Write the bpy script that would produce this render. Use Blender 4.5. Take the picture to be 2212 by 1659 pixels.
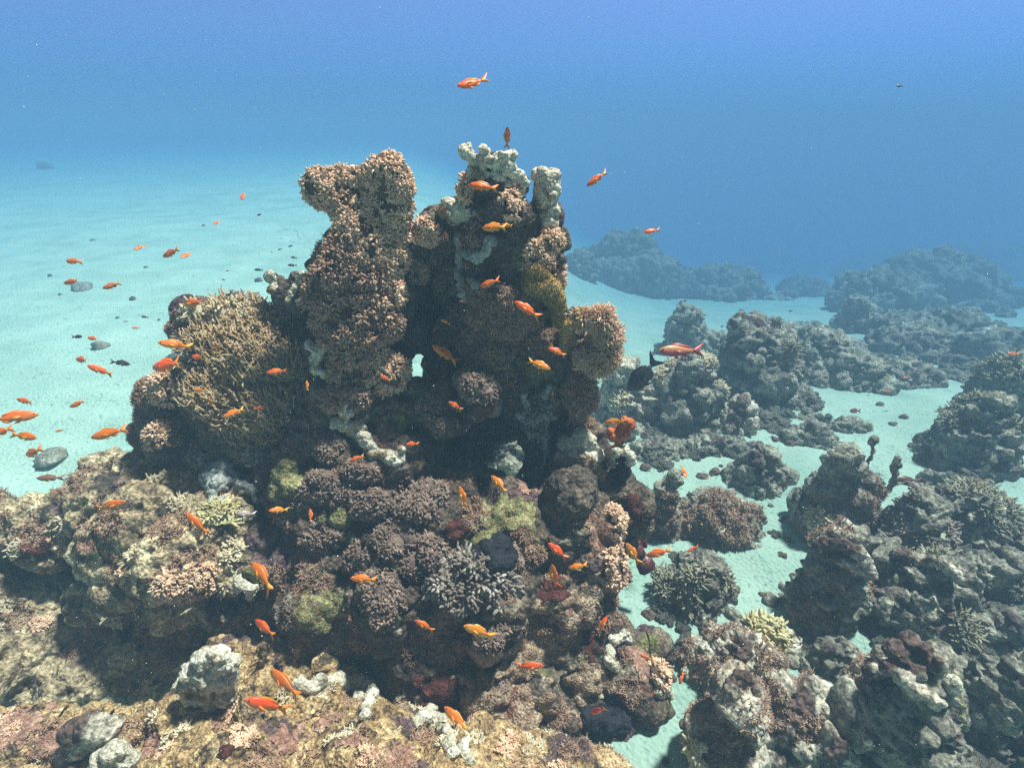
import bpy, bmesh, math, random
import numpy as np
from mathutils import Vector, Matrix
R = math.radians
scene = bpy.context.scene
for o in list(bpy.data.objects): bpy.data.objects.remove(o)
COL = scene.collection

# ---------------------------------------------------------------- camera
PITCH = R(26.0); H = 1.6; F = 1106.0; CX, CY = 1106.0, 829.5      # photograph measured at 2212 x 1659
cam = bpy.data.cameras.new('camera'); camo = bpy.data.objects.new('camera', cam); COL.objects.link(camo)
cam.sensor_width = 36; cam.lens = 18; cam.clip_end = 400; cam.clip_start = .02
camo.location = (0, 0, H); camo.rotation_euler = (R(90) - PITCH, 0, 0)
scene.camera = camo
# ---------------------------------------------------------------- light
SUN_EL, SUN_AZ = R(67), R(62)       # azimuth from +Y (away from the camera) towards +X
world = bpy.data.worlds.new('World'); scene.world = world; world.use_nodes = True
nt = world.node_tree; nt.nodes.clear()
def wn(t): return nt.nodes.new(t)
wout = wn('ShaderNodeOutputWorld'); bg = wn('ShaderNodeBackground'); sky = wn('ShaderNodeTexSky')
sky.sky_type = 'NISHITA'; sky.sun_disc = False; sky.sun_elevation = SUN_EL; sky.sun_rotation = SUN_AZ
tc = wn('ShaderNodeTexCoord'); sep = wn('ShaderNodeSeparateXYZ'); ramp = wn('ShaderNodeValToRGB')
nt.links.new(tc.outputs['Generated'], sep.inputs[0])
mr = wn('ShaderNodeMapRange'); mr.inputs[1].default_value = -.2; mr.inputs[2].default_value = 1.0
nt.links.new(sep.outputs[2], mr.inputs[0]); nt.links.new(mr.outputs[0], ramp.inputs[0])
# the sky seen through the water: the tint deepens towards the horizontal
e = ramp.color_ramp.elements
e[0].position = .12; e[0].color = (.12, .40, .9, 1)
e[1].position = 1; e[1].color = (.5, .44, .32, 1)
for p, c in ((.21, (.18, .51, 1.1)), (.34, (.40, .60, 1.25)), (.5, (.17, .22, .27))):
    k = e.new(p); k.color = (*c, 1)
mul = wn('ShaderNodeMixRGB'); mul.blend_type = 'MULTIPLY'; mul.inputs[0].default_value = 1
# the sky's own brightness with its colour evened out: water scatters it
hsv = wn('ShaderNodeHueSaturation'); hsv.inputs['Saturation'].default_value = .25
nt.links.new(sky.outputs[0], hsv.inputs['Color'])
nt.links.new(hsv.outputs[0], mul.inputs[1]); nt.links.new(ramp.outputs[0], mul.inputs[2])
# background dimmed behind the camera to cut frontal fill and deepen shadows
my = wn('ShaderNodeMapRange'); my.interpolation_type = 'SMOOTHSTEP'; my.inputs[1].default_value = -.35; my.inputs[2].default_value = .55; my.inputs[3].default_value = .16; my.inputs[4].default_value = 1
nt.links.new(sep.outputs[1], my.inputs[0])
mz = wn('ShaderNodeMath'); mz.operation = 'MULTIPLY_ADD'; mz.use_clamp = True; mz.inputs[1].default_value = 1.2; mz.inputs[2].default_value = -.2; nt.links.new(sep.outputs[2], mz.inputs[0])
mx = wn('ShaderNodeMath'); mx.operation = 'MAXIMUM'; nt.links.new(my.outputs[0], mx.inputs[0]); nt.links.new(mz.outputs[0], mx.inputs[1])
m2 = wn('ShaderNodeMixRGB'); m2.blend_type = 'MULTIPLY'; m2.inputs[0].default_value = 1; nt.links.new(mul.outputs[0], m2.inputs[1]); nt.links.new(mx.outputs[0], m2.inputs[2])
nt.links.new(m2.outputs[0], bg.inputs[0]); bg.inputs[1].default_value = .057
nt.links.new(bg.outputs[0], wout.inputs[0])
sl = bpy.data.lights.new('sun', 'SUN'); sl.energy = 5.0; sl.angle = R(5.0); sl.color = (1, .95, .82)
so = bpy.data.objects.new('sun', sl); COL.objects.link(so)
sd = Vector((math.sin(SUN_AZ) * math.cos(SUN_EL), math.cos(SUN_AZ) * math.cos(SUN_EL), math.sin(SUN_EL)))
so.rotation_euler = sd.to_track_quat('Z', 'Y').to_euler(); so.location = (0, 3, 6)
scene.view_settings.view_transform = 'Standard'; scene.view_settings.look = 'None'
scene.view_settings.exposure = 1.08; scene.view_settings.gamma = 1
cy = scene.cycles
cy.max_bounces = 6; cy.diffuse_bounces = 3; cy.glossy_bounces = 2; cy.transmission_bounces = 2
cy.volume_bounces = 2; cy.transparent_max_bounces = 6; cy.sample_clamp_indirect = 4
cy.use_denoising = False

# ---------------------------------------------------------------- geometry helpers
SP, CP = math.sin(PITCH), math.cos(PITCH)
def ray(x, y):
    u, v = (x - CX) / F, (CY - y) / F
    return np.array((u, CP + v * SP, -SP + v * CP))
def at(x, y, Y):                     # point on the pixel's ray at world depth Y
    d = ray(x, y); t = Y / d[1]
    return np.array((0, 0, H)) + d * t, t
def slope(x, y):                     # the sea bed falls away, more to the right
    x = np.asarray(x, float); y = np.asarray(y, float)
    q = np.clip((x / np.maximum(y, 1.) + .25) / .6, 0, 1); q = q * q * (3 - 2 * q)
    d = y - 2.2; d = .5 * (d + np.sqrt(d * d + .5))
    return .028 * 45 * (1 - np.exp(-np.maximum(d, 0) / 45)) * (1 - q) - .215 * q * d
def ground_at(x, y, z=0):
    d = ray(x, y); t = (z - H) / d[2]
    for _ in range(60):
        p = np.array((0, 0, H)) + d * t; e_ = p[2] - z - float(slope(p[0], p[1])); t = min(45., max(.3, t + .6 * e_ / max(.06, -d[2])))
    return np.array((0, 0, H)) + d * t, t
def project(V):
    q = V - np.array((0, 0, H))
    D = q[:, 1] * CP - q[:, 2] * SP; D = np.where(D < .05, .05, D)
    v = q[:, 1] * SP + q[:, 2] * CP
    return CX + F * q[:, 0] / D, CY - F * v / D, D

def _hash(ix, iy, iz, s):
    with np.errstate(over='ignore'):
        n = (ix.astype(np.int64) * 374761393 + iy.astype(np.int64) * 668265263 + iz.astype(np.int64) * 2147483629 + s * 144269504) & 0xffffffff
        n = ((n ^ (n >> 13)) * 1274126177) & 0xffffffff
        n = ((n ^ (n >> 16)) * 2246822519) & 0xffffffff
        n = n ^ (n >> 15)
    return n.astype(np.float64) / 4294967295.0
def vnoise(P, s=0):
    I = np.floor(P).astype(np.int64); f = P - I; f = f * f * f * (f * (f * 6 - 15) + 10)
    r = 0
    for a in (0, 1):
        for b in (0, 1):
            for c in (0, 1):
                w = (f[:, 0] if a else 1 - f[:, 0]) * (f[:, 1] if b else 1 - f[:, 1]) * (f[:, 2] if c else 1 - f[:, 2])
                r = r + w * _hash(I[:, 0] + a, I[:, 1] + b, I[:, 2] + c, s)
    return r * 2 - 1
def fbm(P, octv=4, s=0, g=.5):
    r = 0; a = 1; n = 0
    for k in range(octv):
        r = r + a * vnoise(P * 2 ** k + 17.3 * k, s + k); n += a; a *= g
    return r / n
def worley(P, s=0):
    I = np.floor(P).astype(np.int64); d1 = np.full(len(P), 9.); d2 = np.full(len(P), 9.)
    for a in (-1, 0, 1):
        for b in (-1, 0, 1):
            for c in (-1, 0, 1):
                x, y, z = I[:, 0] + a, I[:, 1] + b, I[:, 2] + c
                d = np.sqrt((x + _hash(x, y, z, s) - P[:, 0]) ** 2 + (y + _hash(x, y, z, s + 1) - P[:, 1]) ** 2 + (z + _hash(x, y, z, s + 2) - P[:, 2]) ** 2)
                d2 = np.minimum(d2, np.maximum(d, d1)); d1 = np.minimum(d1, d)
    return d1, d2

def ico(sub):
    bm = bmesh.new(); bmesh.ops.create_icosphere(bm, subdivisions=sub, radius=1)
    V = np.array([v.co[:] for v in bm.verts]); Fc = np.array([[v.index for v in f.verts] for f in bm.faces]); bm.free()
    return V, Fc
ICO = {k: ico(k) for k in (1, 2, 3)}

def mesh_np(name, V, Fc, mat=None, smooth=True, matidx=None):
    """Fc: (n,3) or (n,4) int array, or list of such arrays"""
    me = bpy.data.meshes.new(name)
    Fs = Fc if isinstance(Fc, list) else [Fc]
    Fs = [np.asarray(f, dtype=np.int32) for f in Fs if len(f)]
    nv = len(V); nl = sum(f.size for f in Fs); nf = sum(len(f) for f in Fs)
    me.vertices.add(nv); me.vertices.foreach_set('co', np.asarray(V, dtype=np.float32).ravel())
    me.loops.add(nl); me.loops.foreach_set('vertex_index', np.concatenate([f.ravel() for f in Fs]))
    me.polygons.add(nf)
    tot = np.concatenate([np.full(len(f), f.shape[1], dtype=np.int32) for f in Fs])
    st = np.concatenate(([0], np.cumsum(tot)[:-1])).astype(np.int32)
    me.polygons.foreach_set('loop_start', st); me.polygons.foreach_set('loop_total', tot)
    if smooth: me.polygons.foreach_set('use_smooth', np.ones(nf, dtype=bool))
    if matidx is not None: me.polygons.foreach_set('material_index', np.asarray(matidx, dtype=np.int32))
    me.update(calc_edges=True); me.validate()
    for m in (mat if isinstance(mat, (list, tuple)) else [mat]):
        if m: me.materials.append(m)
    return me
def obj(name, me, parent=None, loc=(0, 0, 0)):
    o = bpy.data.objects.new(name, me); COL.objects.link(o); o.location = loc
    if parent is not None: o.parent = parent
    return o
def tag(o, label=None, cat=None, group=None, kind=None):
    if label: o['label'] = label
    if cat: o['category'] = cat
    if group: o['group'] = group
    if kind: o['kind'] = kind
    return o
def empty(name, loc=(0, 0, 0)):
    o = bpy.data.objects.new(name, None); o.empty_display_size = .05; COL.objects.link(o); o.location = loc
    return o
def vnormals(V, Fc):
    n = np.zeros_like(V)
    A, B, C_ = V[Fc[:, 0]], V[Fc[:, 1]], V[Fc[:, 2]]
    fn = np.cross(B - A, C_ - A)
    if Fc.shape[1] == 4: fn = fn + np.cross(C_ - A, V[Fc[:, 3]] - A)
    for k in range(Fc.shape[1]):
        for j in range(3): n[:, j] += np.bincount(Fc[:, k], fn[:, j], len(V))
    return n / np.maximum(np.linalg.norm(n, axis=1), 1e-12)[:, None]
def smooth_np(V, Fc, it, lam=.6):
    k = Fc.shape[1]; E = np.concatenate([Fc[:, [i, (i + 1) % k]] for i in range(k)])
    a = np.concatenate((E[:, 0], E[:, 1])); b = np.concatenate((E[:, 1], E[:, 0])); n = np.maximum(np.bincount(a, minlength=len(V)), 1)
    for _ in range(it):
        A = np.stack([np.bincount(a, V[b, j], len(V)) for j in range(3)], 1) / n[:, None]
        V = V + lam * (A - V)
    return V
def blob_union(bl, vox, sm=2):
    """bl: list of (centre, (rx, ry, rz)) or (centre, radii, rot) -> merged voxel skin"""
    Vs, Fs, n = [], [], 0
    for b in bl:
        v, f = ICO[3 if max(b[1]) > 5 * vox else 2]
        v = v * np.array(b[1])
        if len(b) > 2: v = v @ b[2].T
        Vs.append(v + np.array(b[0])); Fs.append(f + n); n += len(v)
    me = mesh_np('tmp', np.concatenate(Vs), np.concatenate(Fs))
    o = bpy.data.objects.new('tmp', me); COL.objects.link(o)
    m = o.modifiers.new('r', 'REMESH'); m.mode = 'VOXEL'; m.voxel_size = vox; m.adaptivity = 0
    dg = bpy.context.evaluated_depsgraph_get(); ev = o.evaluated_get(dg); em = ev.to_mesh()
    V = np.empty(len(em.vertices) * 3, dtype=np.float32); em.vertices.foreach_get('co', V); V = V.reshape(-1, 3).astype(float)
    L = np.empty(len(em.loops), dtype=np.int32); em.loops.foreach_get('vertex_index', L); Fc = L.reshape(-1, 4)
    ev.to_mesh_clear(); bpy.data.objects.remove(o); bpy.data.meshes.remove(me)
    if sm: V = smooth_np(V, Fc, sm)
    return V, Fc
def displace(V, Fc, terms, warp=.25):
    """terms: (kind, cell size m, amplitude m, seed)"""
    N = vnormals(V, Fc); d = np.zeros(len(V)); P0 = V.copy()
    for kind, s, a, sd_ in terms:
        P = P0 / s
        if kind in ('lump', 'pit', 'crack', 'knob'):
            P = P + warp * np.stack([vnoise(P * 1.3 + 9.1 * j, sd_ + 50 + j) for j in range(3)], 1)
            f1, f2 = worley(P, sd_)
            if kind == 'lump': d += a * (.45 - np.clip(f1 * 1.15, 0, 1) ** 2)
            elif kind == 'knob': d += a * np.sqrt(np.clip(1 - (f1 * 1.7) ** 2, 0, 1))
            elif kind == 'pit': d -= a * np.clip(1 - f1 * 2.2, 0, 1) ** .7
            else: d -= a * np.clip(1 - (f2 - f1) * 5, 0, 1)
        elif kind == 'ridge': d += a * (1 - 2 * np.abs(fbm(P, 3, sd_)))
        else: d += a * fbm(P, 4, sd_)
    return V + N * d[:, None]
# ---------------------------------------------------------------- materials (all procedural)
MATS = {}
def mat(name, cols, scale=8., rough=.85, bump=.4, bscale=60., spots=(), spec=.2, det=8, sss=0, coords='Object', bdist=.01, speck=0):
    """cols: ramp [(pos, rgb)...] driven by layered noise; spots: [(rgb, scale, threshold)] patches of growth"""
    m = bpy.data.materials.new(name); m.use_nodes = True; t = m.node_tree; n = t.nodes; l = t.links
    b = n['Principled BSDF']; b.inputs['Roughness'].default_value = rough; b.inputs['Specular IOR Level'].default_value = spec
    c = n.new('ShaderNodeTexCoord'); src = c.outputs[coords]
    no = n.new('ShaderNodeTexNoise'); no.inputs['Scale'].default_value = scale; no.inputs['Detail'].default_value = det; no.inputs['Roughness'].default_value = .65
    l.new(src, no.inputs['Vector'])
    r = n.new('ShaderNodeValToRGB'); e = r.color_ramp.elements
    e[0].position, e[0].color = cols[0][0], (*cols[0][1], 1); e[1].position, e[1].color = cols[-1][0], (*cols[-1][1], 1)
    for p, q in cols[1:-1]: k = e.new(p); k.color = (*q, 1)
    l.new(no.outputs[0], r.inputs[0]); out = r.outputs[0]
    for i, (rgb, sc, th) in enumerate(spots):
        s = n.new('ShaderNodeTexNoise'); s.inputs['Scale'].default_value = sc; s.inputs['Detail'].default_value = 5; s.inputs['Distortion'].default_value = .6
        mp = n.new('ShaderNodeMapping'); mp.inputs['Location'].default_value = (3.1 * i + 1.7, 5.3 * i, 2.2 * i); l.new(src, mp.inputs[0]); l.new(mp.outputs[0], s.inputs['Vector'])
        q = n.new('ShaderNodeMapRange'); q.inputs[1].default_value = th; q.inputs[2].default_value = th + .05; l.new(s.outputs[0], q.inputs[0])
        x = n.new('ShaderNodeMixRGB'); l.new(q.outputs[0], x.inputs[0]); l.new(out, x.inputs[1])
        v = n.new('ShaderNodeMixRGB'); v.blend_type = 'MULTIPLY'; v.inputs[0].default_value = .5; v.inputs[1].default_value = (*rgb, 1)
        g = n.new('ShaderNodeTexNoise'); g.inputs['Scale'].default_value = sc * 9; l.new(src, g.inputs['Vector']); l.new(g.outputs[0], v.inputs[2]); l.new(v.outputs[0], x.inputs[2])
        out = x.outputs[0]
    if speck:
        g = n.new('ShaderNodeTexNoise'); g.inputs['Scale'].default_value = bscale * 1.5; g.inputs['Detail'].default_value = 3; g.inputs['Roughness'].default_value = .75; l.new(src, g.inputs['Vector'])
        q = n.new('ShaderNodeMapRange'); q.inputs[1].default_value = .36; q.inputs[2].default_value = .66; q.inputs[3].default_value = .75 - .5 * speck; q.inputs[4].default_value = 1.1 + .6 * speck; l.new(g.outputs[0], q.inputs[0])
        x = n.new('ShaderNodeMixRGB'); x.blend_type = 'MULTIPLY'; x.inputs[0].default_value = 1; l.new(out, x.inputs[1]); l.new(q.outputs[0], x.inputs[2]); out = x.outputs[0]
    l.new(out, b.inputs['Base Color'])
    if bump:
        a = n.new('ShaderNodeTexNoise'); a.inputs['Scale'].default_value = bscale; a.inputs['Detail'].default_value = 6; a.inputs['Roughness'].default_value = .7; l.new(src, a.inputs['Vector'])
        vo = n.new('ShaderNodeTexVoronoi'); vo.inputs['Scale'].default_value = bscale * 1.6; l.new(src, vo.inputs['Vector'])
        ad = n.new('ShaderNodeMath'); ad.operation = 'ADD'; l.new(a.outputs[0], ad.inputs[0]); l.new(vo.outputs['Distance'], ad.inputs[1])
        bp = n.new('ShaderNodeBump'); bp.inputs['Strength'].default_value = bump; bp.inputs['Distance'].default_value = bdist; l.new(ad.outputs[0], bp.inputs['Height']); l.new(bp.outputs[0], b.inputs['Normal'])
    if sss:
        b.inputs['Subsurface Weight'].default_value = sss; b.inputs['Subsurface Radius'].default_value = (.01, .006, .004)
    MATS[name] = m; return m
RED, MAUVE, OLIVE, CREAM = (.22, .035, .025), (.17, .10, .10), (.22, .20, .07), (.48, .42, .30)
mat('pinnacle_rock', [(.3, (.03, .02, .016)), (.45, (.085, .058, .042)), (.56, (.14, .10, .072)), (.68, (.27, .21, .145)), (.8, (.45, .39, .29))], 9,
    spots=[(MAUVE, 5, .58), (OLIVE, 4, .6), (RED, 5, .655), (CREAM, 13, .66)], bump=1, bscale=55, speck=0.8, bdist=.007)
mat('ledge_rock', [(.3, (.105, .06, .028)), (.42, (.30, .185, .085)), (.55, (.50, .335, .165)), (.7, (.68, .50, .275)), (.8, (.82, .68, .43))], 16,
    spots=[(MAUVE, 7, .57), ((.3, .09, .06), 4, .68), ((.13, .085, .05), 16, .57), ((.72, .62, .42), 11, .67)], bump=1, bscale=70, speck=0.9, bdist=.007)
mat('left_rock', [(.3, (.08, .055, .032)), (.42, (.24, .17, .105)), (.55, (.48, .37, .22)), (.7, (.72, .61, .38)), (.8, (.8, .72, .48))], 12,
    spots=[(MAUVE, 5, .6), ((.09, .07, .05), 12, .58), ((.33, .09, .06), 4, .7)], bump=1, bscale=55, speck=0.9, bdist=.007)
GREY = [(.3, (.10, .085, .075)), (.45, (.22, .19, .16)), (.6, (.36, .32, .26)), (.75, (.52, .48, .39))]
mat('reef_rock', [(.3, (.08, .075, .055)), (.45, (.2, .185, .14)), (.6, (.36, .335, .255)), (.75, (.56, .53, .42))], 9, spots=[((.13, .09, .085), 4, .57), ((.26, .24, .12), 5, .62), ((.6, .56, .46), 9, .66)], bump=1, bscale=40, speck=0.7, bdist=.007)
mat('pale_rock', [(.3, (.2, .165, .12)), (.45, (.4, .34, .26)), (.6, (.55, .49, .38)), (.75, (.68, .63, .5))], 9, spots=[((.16, .1, .08), 5, .6), ((.3, .12, .1), 4, .69)], bump=1, bscale=45, speck=0.7, bdist=.007)
mat('dark_rock', [(.3, (.035, .026, .022)), (.5, (.09, .066, .052)), (.65, (.16, .122, .09)), (.8, (.4, .35, .25))], 8, spots=[((.09, .05, .06), 4, .58), ((.2, .17, .08), 5, .63)], bump=1, bscale=45, speck=0.8, bdist=.007)
mat('sand', [(.3, (.235, .355, .285)), (.5, (.31, .43, .35)), (.7, (.375, .495, .405))], 1.6, spots=[((.15, .29, .24), 55, .62), ((.11, .16, .135), 26, .69), ((.27, .45, .37), 14, .64)], bump=.6, bscale=36, bdist=.012)
mat('sponge', [(.3, (.40, .34, .24)), (.5, (.58, .52, .40)), (.7, (.76, .71, .58))], 22, rough=.8, bump=.9, bscale=85, spots=[((.36, .25, .15), 12, .6), ((.5, .36, .3), 8, .64)], bdist=.004, speck=.55)
mat('sponge_grey', [(.3, (.18, .19, .18)), (.5, (.28, .29, .27)), (.7, (.42, .42, .38))], 14, rough=.75, bump=.4, bscale=70, spots=[((.15, .12, .1), 20, .66)], speck=0.35)
mat('tan_polyps', [(.3, (.37, .21, .125)), (.45, (.60, .375, .24)), (.58, (.74, .50, .34)), (.72, (.84, .66, .48))], 45, rough=.6, bump=0, spec=.3)
mat('brown_polyps', [(.3, (.17, .09, .058)), (.45, (.34, .195, .128)), (.58, (.46, .275, .185)), (.72, (.64, .44, .31))], 45, rough=.6, bump=0, spec=.3)
mat('mauve_polyps', [(.3, (.095, .058, .042)), (.45, (.18, .115, .088)), (.58, (.28, .19, .15)), (.72, (.46, .36, .28))], 40, rough=.6, bump=0, spec=.3)
mat('polyp_flesh', [(.3, (.06, .035, .022)), (.5, (.11, .065, .042)), (.7, (.18, .11, .075))], 20, bump=.4)
mat('mauve_flesh', [(.3, (.07, .045, .035)), (.5, (.12, .08, .065)), (.7, (.19, .14, .11))], 20, bump=.4)
mat('golden', [(.3, (.26, .15, .04)), (.5, (.44, .28, .09)), (.7, (.64, .46, .19))], 16, rough=.7, bump=.8, bscale=120, bdist=.006, speck=0.6)
mat('cream_branch', [(.3, (.40, .32, .2)), (.5, (.6, .5, .34)), (.7, (.72, .64, .46))], 20, rough=.8, bump=.3, bscale=150, bdist=.003)
mat('yellow_coral', [(.3, (.40, .33, .15)), (.5, (.56, .48, .26)), (.7, (.70, .63, .40))], 20, rough=.8, bump=.5, bscale=140, bdist=.004)
mat('white_tip', [(.3, (.12, .085, .07)), (.5, (.22, .17, .14)), (.7, (.55, .5, .43))], 25, rough=.7, bump=0)
mat('red_sponge', [(.3, (.3, .055, .02)), (.5, (.5, .11, .035)), (.7, (.62, .2, .08))], 30, bump=.7, bscale=90, bdist=.006)
mat('red_crust', [(.3, (.035, .011, .009)), (.5, (.085, .024, .018)), (.7, (.17, .055, .038))], 30, bump=.7, bscale=90, bdist=.006, speck=0.6)
mat('olive_crust', [(.3, (.09, .08, .035)), (.5, (.2, .18, .075)), (.7, (.4, .36, .18))], 25, bump=.7, bscale=90, bdist=.006, speck=0.7)
mat('pink_crust', [(.3, (.18, .08, .055)), (.5, (.34, .18, .125)), (.7, (.52, .34, .24))], 25, bump=.7, bscale=90, bdist=.006, speck=0.7)
mat('black_sponge', [(.3, (.008, .008, .012)), (.7, (.025, .024, .032))], 20, bump=.5, bscale=80, bdist=.006)
mat('far_rock', [(.3, (.055, .055, .045)), (.5, (.13, .125, .1)), (.75, (.36, .35, .28))], 4, spots=[((.5, .5, .42), 3, .66)], bump=.6, bscale=16, speck=0.8)

# ---------------------------------------------------------------- setting
def make_ground():
    xs = np.sinh(np.linspace(-1, 1, 460) * 5.2) / math.sinh(5.2) * 120 + .8
    ys = np.concatenate((np.linspace(-8, 0, 20)[:-1], np.sinh(np.linspace(0, 1, 460) * 4.6) / math.sinh(4.6) * 120))
    X, Y = np.meshgrid(xs, ys); P = np.stack((X.ravel(), Y.ravel(), np.zeros(X.size)), 1)
    P[:, 2] = ground_z(P[:, 0], P[:, 1])
    nx, ny = len(xs), len(ys); i = np.arange(nx * ny).reshape(ny, nx)
    Fq = np.stack((i[:-1, :-1].ravel(), i[:-1, 1:].ravel(), i[1:, 1:].ravel(), i[1:, :-1].ravel()), 1)
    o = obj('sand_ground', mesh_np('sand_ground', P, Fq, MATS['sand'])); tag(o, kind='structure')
def tint_sand():  # sand coloured paler towards the left, in place of stronger light there
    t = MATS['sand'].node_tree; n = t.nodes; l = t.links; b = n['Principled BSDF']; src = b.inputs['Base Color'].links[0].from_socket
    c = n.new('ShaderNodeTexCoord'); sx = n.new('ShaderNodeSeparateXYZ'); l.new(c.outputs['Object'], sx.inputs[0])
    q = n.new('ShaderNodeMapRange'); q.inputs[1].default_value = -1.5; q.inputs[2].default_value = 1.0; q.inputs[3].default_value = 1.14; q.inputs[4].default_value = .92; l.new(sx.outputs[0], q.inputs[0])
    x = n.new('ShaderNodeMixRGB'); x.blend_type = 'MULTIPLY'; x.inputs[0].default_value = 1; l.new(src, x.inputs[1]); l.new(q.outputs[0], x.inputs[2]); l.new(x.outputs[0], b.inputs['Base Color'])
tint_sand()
def ground_z(x, y):
    x = np.atleast_1d(np.asarray(x, float)); y = np.atleast_1d(np.asarray(y, float)); z0 = np.zeros(len(x))
    z = slope(x, y) + .05 * fbm(np.stack((x / 2.2, y / 2.2, z0), 1), 3, 5)
    wx = y + .5 * vnoise(np.stack((x / 1.3, y / 1.3, z0), 1), 3) + .12 * x
    z += .014 * np.sin(wx * 2 * math.pi / .33) * (.5 + .5 * vnoise(np.stack((x / 1.7, y / 1.1, z0 + 3), 1), 8))
    z += .020 * fbm(np.stack((x / .16, y / .16, z0), 1), 3, 11)
    return z
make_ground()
def make_haze():
    x0, x1, y0, y1, z0, z1 = -123, 125, -9, 123, -30, 2.6
    V = np.array([(x, y, z) for x in (x0, x1) for y in (y0, y1) for z in (z0, z1)])
    Fq = np.array([(0, 1, 3, 2), (4, 6, 7, 5), (0, 4, 5, 1), (2, 3, 7, 6), (0, 2, 6, 4), (1, 5, 7, 3)])
    m = bpy.data.materials.new('sea_haze'); m.use_nodes = True; t = m.node_tree; t.nodes.clear()
    out = t.nodes.new('ShaderNodeOutputMaterial'); v = t.nodes.new('ShaderNodeVolumePrincipled')
    v.inputs['Density'].default_value = HAZE_D; v.inputs['Color'].default_value = (*HAZE_C, 1); v.inputs['Absorption Color'].default_value = (*HAZE_A, 1)
    v.inputs['Anisotropy'].default_value = HAZE_G
    t.links.new(v.outputs[0], out.inputs['Volume'])
    o = obj('haze', mesh_np('haze', V, Fq, m, smooth=False)); tag(o, kind='stuff')
HAZE_D, HAZE_C, HAZE_A, HAZE_G = .15, (.108, .178, .252), (.04, .27, .57), 0.0
make_haze()

mat('ridge_rock', [(.3, (.06, .055, .043)), (.45, (.15, .135, .105)), (.6, (.29, .26, .2)), (.75, (.54, .5, .39))], 8, spots=[((.12, .07, .065), 6, .58), ((.52, .48, .36), 9, .585), ((.2, .2, .09), 5, .64)], bump=1, bscale=40, speck=.8, bdist=.007)
mat('net_branch', [(.3, (.27, .165, .08)), (.5, (.45, .31, .17)), (.7, (.62, .48, .30))], 25, rough=.8, bump=.3, bscale=150, bdist=.003)
mat('dull_branch', [(.3, (.16, .14, .09)), (.5, (.28, .25, .17)), (.7, (.46, .42, .3))], 25, rough=.8, bump=.3, bscale=150, bdist=.003)
mat('tan_crust', [(.3, (.17, .105, .07)), (.45, (.30, .195, .13)), (.58, (.42, .30, .2)), (.72, (.56, .44, .31))], 30, bump=1, bscale=90, bdist=.005, speck=.8, spots=[((.3, .14, .1), 14, .6)])
# ---------------------------------------------------------------- rocks
ROCKS = []          # dicts with world-space V, N, F and their projection, for seating the corals
def rocks_add(name, V, Fc, m, label, cat='coral rock', group=None, keep=True, parent=None):
    base = np.array((V[:, 0].mean(), V[:, 1].mean(), V[:, 2].min()))
    o = obj(name, mesh_np(name, V - base, Fc, MATS[m]), loc=base); tag(o, label, cat, group)
    if keep:
        px, py, D = project(V); ROCKS.append(dict(o=o, V=V, F=Fc, N=vnormals(V, Fc), px=px, py=py, D=D, base=base))
    return o
def px_blobs(lst, seed=0):
    """(x, y, Y, r px[, sx, sy, sz]) -> world blobs"""
    out = []
    for b in lst:
        c, t = at(*b[:3]); r = b[3] * t / F; s = b[4:7] if len(b) > 4 else (1, 1, 1)
        out.append((c, (r * s[0], r * s[1], r * s[2])))
    return out
def rock_px(name, lst, vox, terms, m, label, sm=3, cat='coral rock', extra=()):
    V, Fc = blob_union(px_blobs(lst) + list(extra), vox, sm)
    V = displace(V, Fc, terms); V = smooth_np(V, Fc, 1, .3)
    return rocks_add(name, V, Fc, m, label, cat)

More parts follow.
